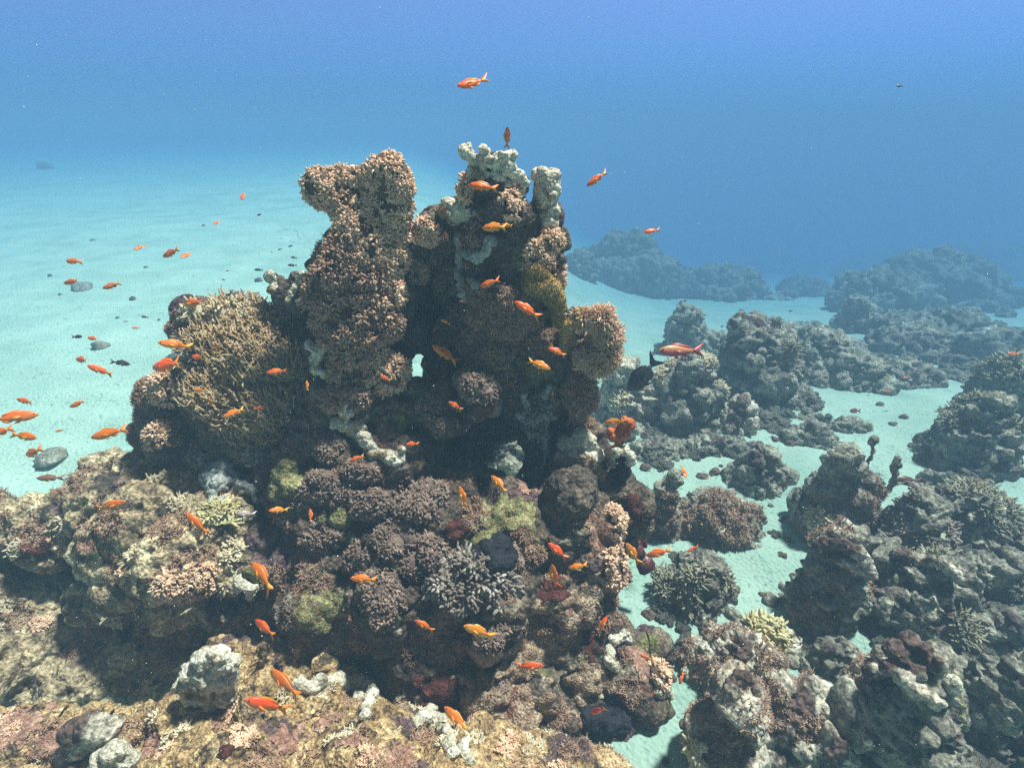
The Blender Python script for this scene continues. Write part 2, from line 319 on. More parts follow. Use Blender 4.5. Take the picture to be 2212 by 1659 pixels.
def column_extra(lst):      # widen thin stacks downwards to the sand so nothing floats
    ex = []
    for b in lst:
        c, t = at(*b[:3]); r = b[3] * t / F; z = c[2] - r * .8
        while z > -.05:
            ex.append((np.array((c[0], c[1] + .05, z)), (r, r, r))); z -= r * .8
    return ex
PIN = [ # left tower
 (780,440,1.62,44),(706,420,1.6,26),(735,440,1.62,22),(836,388,1.6,30),(800,405,1.62,34),(846,455,1.62,36),(770,388,1.61,28),(742,398,1.61,26),(808,376,1.6,26),(925,500,1.66,28),(815,480,1.62,50),(775,510,1.6,52),(800,565,1.62,66),(770,610,1.6,84),(740,655,1.6,72),(810,660,1.6,78),(765,735,1.58,86),(793,798,1.56,84),(770,860,1.54,88),
 # wall joining the towers, the window left open
 (900,610,1.86,52),(905,690,1.84,54),(950,640,1.9,70),(975,545,1.7,42),(955,490,1.7,34),(1000,470,1.7,36),(1020,600,1.8,80),(960,720,1.84,56),(1002,790,1.74,84),(1030,720,1.7,80),
 (905,545,1.8,44),(888,600,1.8,44),(1250,735,1.56,28),(655,700,1.66,30),(645,745,1.64,34),
 (878,728,1.66,34),(900,880,1.52,50),(960,885,1.48,48),(1030,850,1.45,46),(840,900,1.5,60),
 # right tower
 (1058,395,1.6,46),(1100,400,1.6,36),(1030,430,1.6,30),(1085,455,1.6,56),(1060,520,1.62,58),(1120,520,1.62,56),(1178,475,1.62,24),(1180,520,1.62,28),(1185,570,1.6,30),(1130,590,1.62,70),(1090,660,1.62,96),(1175,655,1.6,42),(1110,760,1.62,100),(1190,745,1.6,52),(1215,700,1.6,18),(1245,690,1.6,16),(1215,800,1.6,40),(1160,850,1.6,74),(1230,880,1.58,44),
 (1010,890,1.72,60),(1020,960,1.76,52),(960,960,1.7,60),(1170,940,1.58,42),(1190,1000,1.55,46),(1250,950,1.56,48),(1275,990,1.54,40),(1230,1040,1.5,60),(1080,900,1.76,46),(1160,880,1.7,60),
 # body under the arch
 (700,960,1.5,86),(620,1010,1.5,78),(780,1010,1.42,90),(880,1010,1.42,80),(700,1080,1.4,110),(820,1110,1.36,110),(950,1085,1.42,90),(1060,1080,1.45,66),(1150,1080,1.45,66),
 (960,1160,1.3,130),(1100,1160,1.3,120),(1220,1140,1.32,104),(1290,1060,1.45,46),(1330,1095,1.44,62),(1355,1110,1.44,44),(1330,1160,1.44,36),(1270,1200,1.28,76),(1300,1240,1.28,44),
 (640,1220,1.32,120),(740,1260,1.24,130),(880,1260,1.2,140),(1040,1270,1.18,150),(1190,1280,1.2,110),(1250,1310,1.2,70),
 (620,1370,1.25,120),(720,1400,1.2,110),(960,1420,1.12,160),(1100,1440,1.1,150),(1220,1430,1.12,110),(1330,1400,1.16,66),(1400,1410,1.16,50),(1340,1480,1.08,90),(1410,1470,1.1,40),
 (1000,1560,1.04,150),(1150,1560,1.02,150),(1290,1560,1.02,105),(1370,1560,1.02,45),(1080,1680,.98,140),(1250,1690,.98,110)]
rock_px('coral_pinnacle', PIN, .0075, [('fbm',.16,.022,1),('lump',.13,.035,8),('lump',.08,.045,2),('knob',.03,.008,4),('fbm',.03,.008,3),('pit',.05,.018,6),('knob',.02,.006,7)], 'pinnacle_rock',
        'tall dark twin-towered coral pinnacle with a see-through window', cat='coral pinnacle')
SHELF = [(402,668,1.7,32),(400,715,1.68,40),(600,690,1.68,30),(545,672,1.7,32),(440,690,1.68,46),(500,690,1.68,50),(570,710,1.66,46),(470,750,1.64,78),(550,770,1.62,86),(610,790,1.6,58),(420,820,1.62,70),(500,860,1.58,100),(590,880,1.56,80),(350,850,1.6,48),(640,860,1.58,40),
         (345,900,1.6,44),(330,940,1.6,46),(400,940,1.56,80),(480,960,1.54,80),(560,960,1.52,70),(420,1020,1.6,90)]
rock_px('coral_shoulder', SHELF, .0075, [('fbm',.15,.02,21),('lump',.07,.016,22),('fbm',.03,.006,23)], 'dark_rock',
        'dark rock shoulder left of the pinnacle, a pale branch net on its face')
LEFT = [(235,1015,1.62,44),(290,1010,1.6,42),(200,1050,1.55,40),(330,1060,1.5,66),(420,1060,1.46,70),(240,1090,1.45,74),(500,1080,1.42,66),(150,1110,1.42,50),(60,1130,1.4,54),(-40,1140,1.35,70),(100,1170,1.35,60),
        (330,1130,1.32,90),(470,1150,1.3,84),(240,1180,1.28,70),(400,1210,1.22,94),(500,1220,1.22,60),(300,1250,1.22,70),(230,1290,1.25,70),(380,1290,1.18,66),(500,1310,1.18,54),(530,1370,1.16,54),
        (180,1380,1.25,90),(300,1390,1.2,90),(410,1400,1.18,80),(60,1330,1.25,70),(-60,1330,1.2,90),(80,1420,1.15,90),(200,1470,1.1,90),(330,1490,1.1,80),(-40,1450,1.05,90),(40,1250,1.5,110),(-60,1250,1.5,110),(120,1200,1.5,90),(20,1400,1.3,120),(20,1490,1.12,110),(70,1530,1.05,90),(-60,1520,1.1,90)]
rock_px('reef_rock', LEFT, .007, [('fbm',.14,.028,31),('lump',.06,.02,32),('pit',.045,.022,33),('knob',.03,.010,35),('ridge',.05,.008,34),('fbm',.02,.004,35)], 'left_rock',
        'craggy cream and brown reef rock at the left edge of the sand')
LEDGE = [(600,1425,1.05,66),(700,1415,1.08,56),(490,1440,1.02,56),(430,1578,.86,90),(560,1548,.86,80),(680,1548,.86,76),(760,1568,.86,60),(300,1608,.84,80),(160,1648,.8,90),(40,1648,.78,90),(-60,1648,.78,90),(640,1648,.78,130),(480,1688,.74,120),(780,1658,.8,80),(880,1668,.8,66),(950,1688,.8,60),(330,1738,.7,110),(180,1748,.7,100),(820,1748,.74,100),(620,1788,.7,120),(980,1768,.78,70),(30,1768,.68,110),
         (640,1498,.95,60),(700,1478,.98,50),(520,1498,.95,60)]
rock_px('foreground_ledge', LEDGE, .005, [('fbm',.16,.035,41),('lump',.17,.07,47),('lump',.05,.018,42),('pit',.03,.014,43),('knob',.02,.009,46),('ridge',.022,.008,44),('fbm',.012,.005,45)], 'ledge_rock',
        'sunlit tan rock ledge with a bristly pitted top in the bottom left corner', extra=[((-.35,.62,.05),(.75,.25,.3))])

def mound(label, xc, yb, w, h, seed, m='reef_rock', n=10, vox=.018, terms=None, name='reef_rock', cat='coral rock', depth=.9, extra=(), keep=True, group=None, dz=0, bury=.12):
    """a rock whose foot meets the sand at pixel (xc, yb), w by h pixels"""
    rnd = random.Random(seed); g, t = ground_at(xc, yb); wr = w * t / F / 2; 
    lean = math.atan2(H - g[2], g[1]); sn, cs = math.sin(lean), math.cos(lean); hw = h * t / F
    dr = min(wr * depth, .40 * hw / sn); hr = math.sqrt(max((hw - dr * sn) ** 2 - (dr * sn) ** 2, (.3 * dr) ** 2)) / cs
    c = np.array((g[0], g[1] + dr * .85, g[2])); bl = [(c + (0, 0, hr * .28), (wr * .66, dr * .64, hr * .5)), (c + (0, 0, hr * .0), (wr * .86, dr * .84, hr * .30))]
    for k in range(int(n * 1.7)):
        a = rnd.uniform(0, 2 * math.pi); q = rnd.uniform(.1, .9) ; rr = rnd.uniform(.12, .30)
        zz = rnd.uniform(.05, .98) * (1 - .75 * q)
        r_ = rr * min(wr, hr * 1.3)
        bl.append((c + (math.cos(a) * q * (wr - r_), math.sin(a) * q * (dr - r_), max(r_ * .3, zz * hr)), (r_ * rnd.uniform(.8, 1.3), r_ * rnd.uniform(.8, 1.3), r_ * rnd.uniform(.7, 1.1))))
    top = hr * .95 - wr * .3
    bl.append((c + (rnd.uniform(-.25, .25) * wr, 0, hr * .70), (wr * .38, dr * .4, hr * .28)))
    for (ex, ey, er) in extra:
        p, tt = at(ex, ey, c[1]); bl.append((p, (er * tt / F,) * 3))
    bl = [(b[0] + (0, 0, dz), b[1]) for b in bl]
    s = max(wr, hr); V, Fc = blob_union(bl, max(vox, s / 55), 2)
    if terms is None: terms = [('fbm', s * .5, s * .10, seed), ('lump', s * .28, s * .10, seed + 1), ('ridge', s * .35, s * .06, seed + 9), ('knob', s * .13, s * .055, seed + 2), ('knob', s * .06, s * .026, seed + 5), ('pit', s * .14, s * .06, seed + 7), ('fbm', s * .06, s * .03, seed + 3)]
    if m != 'far_rock': terms = terms + [('lump', .075, .022, seed + 11), ('knob', .042, .014, seed + 12), ('pit', .05, .02, seed + 13)]
    V = displace(V, Fc, terms, .45); V[:, 2] -= bury * min(hr, wr) * .5
    return rocks_add(name, V, Fc, m, label, cat, group, keep)
# ---------------------------------------------------------------- the reef to the right, near to far
FARG = 'far reef mounds fading into the blue water'
KN = lambda s, a=1.: [('fbm', .3 * s, .05 * s * a, 3), ('lump', .12 * s, .045 * s * a, 4), ('knob', .05 * s, .02 * s * a, 5), ('fbm', .04 * s, .012 * s, 6)]
for a in [
 ('hazy blue domed coral mound behind the anemone, widest of the far reef', 1375, 636, 250, 165, 101, 'far_rock', 16, .05),
 ('hazy low coral mound just right of the far dome, lumpy along its top', 1590, 652, 200, 100, 102, 'far_rock', 14, .05),
 ('small hazy coral mound at the right end of the sand strip', 1768, 641, 120, 58, 103, 'far_rock', 10, .05),
 ('hazy coral mound at the right, its left side sloping to a sand channel', 1960, 680, 220, 130, 104, 'far_rock', 14, .05),
 ('hazy coral mound at the right frame edge, above the last sand patch', 2130, 668, 330, 165, 105, 'far_rock', 14, .06),
 ('faintest flat reef patch beyond the pale far sand, right of the far dome', 1690, 592, 240, 38, 106, 'far_rock', 10, .08),
 ('faint long reef bank nearly lost in blue haze, high on the right', 2000, 600, 330, 66, 107, 'far_rock', 14, .09),
 ('faint reef bank at the right frame edge, highest on the right', 2215, 608, 240, 115, 108, 'far_rock', 12, .09),
 ('hazy small mound just left of the far dome, half behind the pinnacle', 1255, 600, 100, 70, 109, 'far_rock', 10, .05),
 ('hazy dark mound below the sand channel at the right frame edge', 2080, 750, 290, 110, 110, 'far_rock', 14, .04),
 ('hazy dark hump above the dark bushy reef, at the right edge', 2205, 790, 160, 120, 111, 'far_rock', 12, .04)]:
    mound(a[0], a[1], a[2], a[3] * 1.12, a[4] * .86, a[5], m=a[6], n=int(a[7] * 2), vox=a[8]*.6, name='reef_mound', cat='reef mound', group=FARG, keep=False)
mid = [
 ('upright grey knob of coral rock at the left end of the middle ridge', 1488, 775, 118, 118, 121, 'reef_rock', 9, .02),
 ('biggest dark bushy coral mound of the middle ridge, behind the reddish fish', 1655, 885, 220, 215, 122, 'ridge_rock', 20, .02),
 ('grey lumpy coral mound right of the biggest middle mound', 1810, 835, 190, 140, 123, 'reef_rock', 16, .022),
 ('grey rounded coral head rising against the sand at the back of the ridge', 1878, 722, 120, 90, 124, 'reef_rock', 10, .024),
 ('low grey rock between the ridge and the rounded coral head', 1780, 735, 110, 45, 125, 'reef_rock', 8, .024),
 ('wide dark low reef right of the rounded coral head', 2020, 770, 200, 85, 126, 'ridge_rock', 14, .024),
 ('thin grey spire standing on sand between the coral head and wide dark reef', 1936, 716, 30, 42, 127, 'reef_rock', 4, .02),
 ('dark reef slope below the wide low reef, meeting the sand channel', 1990, 840, 180, 75, 128, 'ridge_rock', 12, .022),
 ('pale knobby coral heap just behind the anemone and dark surgeonfish', 1365, 935, 150, 165, 131, 'pale_rock', 18, .013),
 ('tall pale-topped knobby coral heap below the reddish fish', 1500, 945, 180, 190, 132, 'reef_rock', 20, .013),
 ('rounded tan boulder leaning on the right foot of the knobby heap', 1600, 945, 110, 95, 133, 'pale_rock', 7, .013),
 ('low crumbled grey rock on sand below the pale knobby heap', 1430, 1000, 150, 60, 134, 'reef_rock', 10, .012),
 ('low flat grey rock right of the crumbled one, edge of the sand', 1560, 988, 190, 55, 135, 'reef_rock', 12, .012),
 ('round grey boulder alone on sand with a shadow at its left', 1652, 1068, 140, 115, 136, 'reef_rock', 8, .012),
 ('low double boulder on sand beyond the lone round boulder', 1770, 965, 125, 65, 137, 'reef_rock', 6, .013),
 ('flat dark stone patch on sand just past the low double boulder', 1850, 932, 100, 36, 138, 'reef_rock', 7, .013),
 ('dark bushy reef block on the right edge with a scalloped left side', 2160, 1035, 220, 200, 141, 'ridge_rock', 16, .014),
 ('dark reef block behind the bushy one, pale on top, right edge', 2195, 930, 170, 165, 142, 'ridge_rock', 12, .016),
 ('smooth grey boulder peeking out left of the branching coral dome', 2040, 1070, 90, 60, 143, 'reef_rock', 4, .012),
 ('dark rock mass carrying the branching coral, right edge', 2150, 1215, 250, 190, 144, 'ridge_rock', 14, .012),
 ('dark lumpy rock between the stalked stack and branching coral rock', 2000, 1250, 150, 170, 145, 'ridge_rock', 10, .011),
 ('pale crusted grey rock with an overhanging right lip above the sand', 1575, 1185, 210, 135, 146, 'reef_rock', 18, .010),
 ('leaning grey rock spire beside the dark red mound of the pinnacle', 1440, 1165, 90, 135, 147, 'reef_rock', 8, .010),
 ('dark thicket of broken coral right of the spotted grouper', 1520, 1335, 190, 150, 148, 'ridge_rock', 18, .010),
 ('grey twin boulder with a pale knobby cap, below the stalked stack', 1812, 1368, 165, 215, 149, 'reef_rock', 9, .010),
 ('big dark reef rock with pale ledges, between twin boulder and right edge', 2040, 1395, 300, 215, 150, 'ridge_rock', 22, .011),
 ('brown coarse rock with a dark right end, under the yellow branching coral', 1590, 1500, 240, 140, 151, 'pale_rock', 14, .009),
 ('flat tan rock slab with a ring-shaped coral at its upper left', 1710, 1640, 310, 160, 152, 'pale_rock', 16, .009),
 ('tall brown furrowed rock right of the sandy gully at the bottom', 1572, 1690, 120, 180, 153, 'pale_rock', 10, .009),
 ('pale sand-dusted boulder on sand right of the brown coarse rock', 1810, 1462, 150, 80, 154, 'reef_rock', 6, .009),
 ('pale dusted low rock behind the yellow branching coral', 1665, 1415, 170, 75, 155, 'pale_rock', 8, .009),
 ('large dark rock with a crown of pale knobs, in the bottom right', 1985, 1740, 270, 285, 156, 'ridge_rock', 18, .009),
 ('dark streaked rock in the bottom right corner beyond the knob-crowned rock', 2215, 1620, 260, 190, 157, 'ridge_rock', 12, .010),
 ('rounded cream and brown boulder at the bottom edge, right of centre', 1790, 1720, 150, 130, 158, 'pale_rock', 7, .009),
 ('flat grey reef shelf on the right edge above the white sand tongue', 2195, 1405, 200, 75, 159, 'reef_rock', 10, .010)]
for a in mid:
    mound(*a[:6], m=a[6], n=a[7], vox=a[8] * .66)
for a in [
 ('grey lumpy rock filling the ridge between the upright knob and the biggest mound', 1575, 800, 150, 95, 171, 'reef_rock', 12, .02),
 ('grey knobby rock behind the ridge, just right of the biggest mound', 1745, 790, 170, 105, 172, 'reef_rock', 14, .02),
 ('brown lumpy rock at the right end of the middle ridge', 1890, 850, 170, 110, 173, 'reef_rock', 12, .02),
 ('dark rock low in the gap below the biggest middle mound', 1740, 890, 130, 70, 174, 'ridge_rock', 8, .018),
 ('grey rock heap behind the dark surgeonfish', 1420, 890, 110, 90, 175, 'reef_rock', 10, .016),
 ('small grey knobby rock right of the lone round boulder', 1700, 1040, 70, 40, 176, 'reef_rock', 6, .012),
 ('dark rock base below the stalked stack, right of the twin boulder', 1925, 1330, 170, 170, 177, 'ridge_rock', 10, .011),
 ('dark ledge of reef in front of the flat shelf, right edge', 2180, 1310, 200, 120, 178, 'ridge_rock', 12, .011),
 ('pale lumpy rock between the flat tan slab and the knob-crowned rock', 1850, 1600, 130, 110, 179, 'pale_rock', 8, .009)]:
    mound(*a[:6], m=a[6], n=a[7], vox=a[8] * .66)
mound('dim grey rock behind the pinnacle, seen through its lower hole', 1095, 1045, 170, 130, 191, 'reef_rock', 9, .012)
# the stalked stack
ST = mound('tall grey coral stack with lumpy top on the sand, two round stalks at its right', 1830, 1180, 165, 205, 160, 'reef_rock', 16, .010)
STV = ROCKS[-1]['V'].mean(0)[1]
# pebbles and dark stones lying on the left sand
PEB = [(201,521,11,3),(251,536,9,2),(108,595,9,3),(148,649,11,3),(130,638,7,4),(67,645,7,2),(287,647,14,6),(280,728,13,5),(316,579,10,3),(348,575,10,3),(491,586,8,6),(489,565,9,4),(560,612,15,7),(403,489,7,3),(440,490,6,2),(540,533,9,3),(587,545,6,3),(320,695,9,2),(273,699,8,2),(30,677,6,2),(345,696,6,2),(372,655,6,2),(255,690,7,3),(395,610,6,2),(1865,700,8,3),(1700,1000,10,8)]
def pebble(x, y, w, h, seed, label, group, m='reef_rock', name='stone'):
    g, t = ground_at(x, y); r = w * t / F; rnd = random.Random(seed)
    v, f = ICO[3]; V = v * np.array((r, r * rnd.uniform(.7, 1.1), r * rnd.uniform(.35, .6) if h < w * .6 else r * .8))
    V = V + V / np.maximum(np.linalg.norm(V, axis=1), 1e-9)[:, None] * (r * .35 * fbm(v * 1.6 + seed, 4, seed))[:, None] + np.array((g[0], g[1], float(ground_z(g[0], g[1])[0]) + r * .12))
    rocks_add(name, V, f, m, label, 'stone', group, keep=False)
for i, p in enumerate(PEB[:24:2]): pebble(p[0], p[1], p[2] * .55, p[3], 300 + i, 'small grey stone lying on the pale sand left of the pinnacle', 'stones on the left sand', 'pale_rock')
for a in [(178,622,20,7,'widest flat grey stone on the left sand, below two orange fish'),(221,757,17,14,'upright grey double stone on the left sand, above a slim fish'),(98,364,16,12,'dark rounded patch of rock far out on the left sand'),
          (110,985,30,7,'faint flat stone in the sand near the left frame edge')]:
    pebble(*a[:4], int(a[0]), a[4], None)
for i, a in enumerate([(1755,1335,26,16),(1520,1030,14,8),(1545,1020,12,9),(1470,1025,10,7),(1990,962,22,8),(1950,905,10,7),(1930,915,9,5),(1708,958,12,10),(1400,1330,14,9),(1760,1395,16,10),(1690,1290,8,5),(1650,1275,9,5),(1715,1240,9,4),(1850,1015,8,4),(1900,880,9,5),(2090,1010,8,5),(1640,960,12,9),(1395,1012,12,8),(1770,1240,7,4),(1880,1480,18,10),(1745,1470,14,8),(1480,1560,12,8),(1440,1640,9,6)]):
    pebble(*a, 400 + i, 'small pale stone lying on the sand among the right-hand rocks', 'stones on the sand among the rocks', 'pale_rock')

rs_ = random.Random(9); rub = [r for r in ROCKS[4:]]
for k in range(110):
    r = rub[k % len(rub)]; a = rs_.uniform(0, 2 * math.pi); c0 = r['V'].mean(0); e0 = np.ptp(r['V'], axis=0) / 2; q = rs_.uniform(.95, 1.35)
    X_, Y_ = c0[0] + math.cos(a) * e0[0] * q, c0[1] + math.sin(a) * e0[1] * q
    if Y_ < .8: continue
    P_ = np.array([[X_, Y_, float(slope(X_, Y_))]]); px_, py_, D_ = project(P_)
    if not (1390 < px_[0] < 2200 and 640 < py_[0] < 1640): continue
    pebble(px_[0], py_[0], rs_.uniform(.010, .032) * F / D_[0], 99, 700 + k, 'small rubble stone at the foot of the right-hand reef', 'rubble at the foot of the right-hand reef', rs_.choice(['pale_rock', 'reef_rock', 'ridge_rock']), 'rubble_stone')

# rubble rocks that knit the right-hand reef together: six shapes, copied
def rubble_shape(seed):
    r = random.Random(seed); bl = [(np.array((0, 0, .1)), (.75, .65, .5))]
    for k in range(9):
        a = r.uniform(0, 6.28); q = r.uniform(.3, .8); z = r.uniform(0, .6); s = r.uniform(.22, .42); bl.append((np.array((math.cos(a) * q, math.sin(a) * q, z)), (s, s, s * r.uniform(.7, 1.2))))
    V, Fc = blob_union(bl, .055, 1); V = displace(V, Fc, [('fbm', .6, .2, seed), ('lump', .4, .2, seed + 1), ('knob', .2, .09, seed + 2), ('pit', .25, .12, seed + 3), ('fbm', .1, .05, seed + 4)], .45); V[:, 2] -= .12
    return V, Fc
RUB = []
for k in range(6):
    V, Fc = rubble_shape(900 + 7 * k); RUB.append([mesh_np('rubble_rock', V, Fc, MATS[m]) for m in ('reef_rock', 'pale_rock', 'ridge_rock')])
rr = random.Random(31)
for (cx_, cy_, rx_, ry_, n_, s0, s1) in [(1560,830,170,60,16,.10,.2),(1760,780,190,60,18,.12,.24),(1960,790,200,60,16,.14,.28),(2080,700,150,40,10,.2,.35),(1400,930,110,60,14,.06,.12),(1500,985,140,30,14,.05,.10),(1680,900,120,40,8,.06,.13),
      (1640,640,210,14,14,.15,.35),(1990,660,190,20,12,.2,.4),(1850,1080,110,60,5,.04,.09),(2090,1120,120,90,12,.06,.14),(1960,1240,110,90,14,.05,.12),(2100,1330,120,110,16,.05,.12),(1800,1400,90,30,3,.03,.06),(1900,1400,80,40,4,.03,.07),
      (1560,1400,110,50,9,.03,.07),(1470,1350,50,60,6,.02,.05),(1740,1560,110,60,9,.03,.07),(1880,1560,70,60,8,.04,.08),(2150,1570,70,40,4,.04,.08),(1690,1170,30,60,4,.02,.05),(2040,1340,120,50,8,.04,.09),(1880,1640,60,60,7,.05,.10),(2120,1620,80,40,7,.05,.1),(1650,1560,110,50,10,.03,.07),(1480,1250,60,50,6,.03,.06)]:
    for k in range(n_):
        a = rr.uniform(0, 6.28); q = math.sqrt(rr.random()); g, t = ground_at(cx_ + rx_ * q * math.cos(a), cy_ + ry_ * q * math.sin(a)); sc = rr.uniform(s0, s1)
        o = obj('rubble_rock', rr.choice(RUB)[rr.choice((0, 0, 1, 2, 2))], loc=(g[0], g[1], float(ground_z(g[0], g[1])[0]) - sc * .1))
        o.scale = (sc, sc * rr.uniform(.7, 1.1), sc * rr.uniform(.55, 1.05)); o.rotation_euler = (rr.uniform(-.3, .3), rr.uniform(-.3, .3), rr.uniform(0, 6.28))
        tag(o, 'small lumpy rubble rock packed among the coral rocks of the right-hand reef', 'coral rock', 'rubble rocks of the right-hand reef')
# ---------------------------------------------------------------- corals, sponges, crusts
NR = np.random.RandomState
def unit(v): return v / np.maximum(np.linalg.norm(v, axis=-1, keepdims=True), 1e-9)
def pick(x, y, rad=7, only=None):
    best = None
    for rk in ROCKS:
        if only is not None and rk['o'] is not only: continue
        r = rad
        for _ in range(2):
            m = np.nonzero((np.abs(rk['px'] - x) < r) & (np.abs(rk['py'] - y) < r))[0]
            if len(m): break
            r *= 2
        if len(m):
            i = m[np.argmin(rk['D'][m])]
            if best is None or rk['D'][i] < best[1]: best = (rk, rk['D'][i], i)
    if best is None: raise ValueError('nothing at %g,%g' % (x, y))
    rk, D, i = best; return rk, rk['V'][i], rk['N'][i], D
PROF = {'petal': ((0, .55), (.55, 1.), (.88, .7)), 'stub': ((0, 1.), (.6, .95), (.9, .72)), 'hair': ((0, 1.), (.5, .75), (.85, .45)), 'branch': ((0, 1.1), (.5, .85), (.9, .6))}
def fingers(P, Dn, L, W, bend, rs, prof='petal', flat=1.):
    n = len(P); r = rs.normal(size=(n, 3)); T1 = unit(np.cross(Dn, r)); T2 = np.cross(Dn, T1)
    rings = []; k = 4
    for t, q in PROF[prof]:
        c = P + Dn * (L * t)[:, None] + bend * (L * t * t)[:, None]
        for j in range(k):
            a = 2 * math.pi * j / k
            rings.append(c + T1 * (math.cos(a) * W * q)[:, None] + T2 * (math.sin(a) * W * q * flat)[:, None])
    rings.append(P + Dn * L[:, None] + bend * L[:, None])
    V = np.stack(rings, 1); m = V.shape[1]; off = (np.arange(n) * m)[:, None]
    q, t3 = [], []
    for a in range(2):
        for j in range(k): q.append((a * k + j, a * k + (j + 1) % k, (a + 1) * k + (j + 1) % k, (a + 1) * k + j))
    for j in range(k): t3.append((2 * k + j, 2 * k + (j + 1) % k, 3 * k))
    Q = (np.array(q)[None] + off[:, :, None]).reshape(-1, 4); T = (np.array(t3)[None] + off[:, :, None]).reshape(-1, 3)
    return V.reshape(-1, 3), Q, T
STY = {  # spacing, fingers per rosette, length, width, splay, bulge, flesh, polyp material, profile, flat
 'tan':   dict(sp=.019, k=16, L=.0145, W=.0046, sw=1.25, bu=.55, b='polyp_flesh', p='tan_polyps', pr='petal', fl=.7),
 'brown': dict(sp=.019, k=15, L=.0165, W=.0042, sw=1.25, bu=.5, b='polyp_flesh', p='brown_polyps', pr='petal', fl=.7),
 'mauve': dict(sp=.018, k=12, L=.0115, W=.0046, sw=1.4, bu=.35, b='mauve_flesh', p='mauve_polyps', pr='petal', fl=.75),
 'ane':   dict(sp=.0078, k=3, L=.019, W=.0029, sw=.45, bu=0, b='polyp_flesh', p='tan_polyps', pr='hair', fl=1),
 'aneb':  dict(sp=.0078, k=3, L=.018, W=.0028, sw=.45, bu=0, b='polyp_flesh', p='brown_polyps', pr='hair', fl=1),
 'nub':   dict(sp=.015, k=4, L=.020, W=.0046, sw=.8, bu=.12, b='mauve_flesh', p='white_tip', pr='stub', fl=1),
 'cream': dict(sp=.016, k=4, L=.022, W=.0044, sw=.7, bu=.2, b='cream_branch', p='cream_branch', pr='stub', fl=1),
 'yel':   dict(sp=.014, k=5, L=.020, W=.0040, sw=.9, bu=.3, b='yellow_coral', p='yellow_coral', pr='stub', fl=1),
 'stag':  dict(sp=.030, k=4, L=.036, W=.0062, sw=.8, bu=.1, b='ridge_rock', p='dull_branch', pr='branch', fl=1),
 'gold':  dict(sp=.008, k=4, L=.006, W=.0015, sw=1.0, bu=0, b='golden', p='golden', pr='hair', fl=1),
 'rag':   dict(sp=.024, k=4, L=.030, W=.0050, sw=1.1, bu=0, b='ridge_rock', p='dull_branch', pr='branch', fl=1),
 'fuzz':  dict(sp=.010, k=4, L=.009, W=.0016, sw=1.1, bu=0, b='polyp_flesh', p='brown_polyps', pr='hair', fl=1)}
def thin(V, idx, sp, rs):
    idx = idx[rs.permutation(len(idx))]; key = np.floor(V[idx] / sp).astype(np.int64); key = key[:, 0] * 73856093 ^ key[:, 1] * 19349663 ^ key[:, 2] * 83492791
    _, u = np.unique(key, return_index=True); return idx[u]
def rosettes(V, N, idx, st, rs, out=None, scale=1.):
    s = thin(V, idx, st['sp'] * scale, rs); k = st['k']; P = np.repeat(V[s], k, 0); n = np.repeat(N[s], k, 0); m = len(P)
    tg = rs.normal(size=(m, 3)); tg = unit(tg - n * (tg * n).sum(1)[:, None])
    a = st['sw'] * np.sqrt(rs.rand(m)); Dn = n * np.cos(a)[:, None] + tg * np.sin(a)[:, None]
    if out is not None: Dn = unit(Dn + out)
    sz = np.repeat((.75 + .5 * rs.rand(len(s))) * (1 + .4 * fbm(V[s] / .05, 2, 7)), k)
    P = P + tg * (st['W'] * 1.2 * scale) * rs.rand(m)[:, None] - n * st['W'] * .6
    bend = tg * .35 * rs.rand(m)[:, None] + rs.normal(size=(m, 3)) * .12 - np.array((0, 0, .10))
    return fingers(P, unit(Dn), st['L'] * scale * sz * (.75 + .5 * rs.rand(m)), st['W'] * scale * (.8 + .4 * rs.rand(m)), bend, rs, st['pr'], st['fl'])
def sub_patch(rk, mask, lift):
    Fc = rk['F']; fm = mask[Fc].all(1); f = Fc[fm]; u, inv = np.unique(f.ravel(), return_inverse=True)
    return rk['V'][u] + rk['N'][u] * lift[u][:, None], inv.reshape(f.shape)
seedc = [1000]
def patch(x, y, rx, ry, rough=.3, ccenter=None, only=None):
    rk, c, n, D = pick(x, y, only=only); seedc[0] += 1; s = D / F
    q = rk['V'] - c; U = np.array((0, SP, CP)); W = np.array((0, CP, -SP))
    d = np.sqrt((q[:, 0] / (rx * s)) ** 2 + (q @ U / (ry * s)) ** 2 + (q @ W / (max(rx, ry) * 1.1 * s)) ** 2)
    near = np.nonzero(d < 1.8)[0]
    d2 = np.full(len(d), 9.); d2[near] = d[near] * (1 + rough * fbm(rk['V'][near] / (.5 * min(rx, ry) * s), 3, seedc[0]))
    return rk, c, s, d2
def colony(label, x, y, rx, ry, style, name='soft_coral', cat='soft coral', group=None, scale=1., rough=.3, parts=('flesh', 'polyps')):
    st = STY[style]; rk, c, s, d = patch(x, y, rx, ry, rough); rs = NR(seedc[0]); mask = d < 1
    idx = np.nonzero(mask)[0]
    lift = np.where(mask, .004 + st['bu'] * min(rx, ry) * s * np.sqrt(np.clip(1 - d * d, 0, 1)), -.003)
    root = empty(name, c); tag(root, label, cat, group)
    V, f = sub_patch(rk, d < 1.12, lift); N = vnormals(V, f)
    V = smooth_np(V, f, 3)
    obj(parts[0], mesh_np(parts[0], V - c, f, MATS[st['b']]), root)
    bare = fbm((V + 3.3 * (seedc[0] % 17)) / .035, 3, seedc[0]); live = np.nonzero(bare > -.13)[0]
    PV, Q, T = rosettes(V, N, live, st, rs, scale=scale * rs.uniform(.85, 1.2))
    obj(parts[1], mesh_np(parts[1], PV - c, [Q, T], MATS[st['p']]), root)
    return root
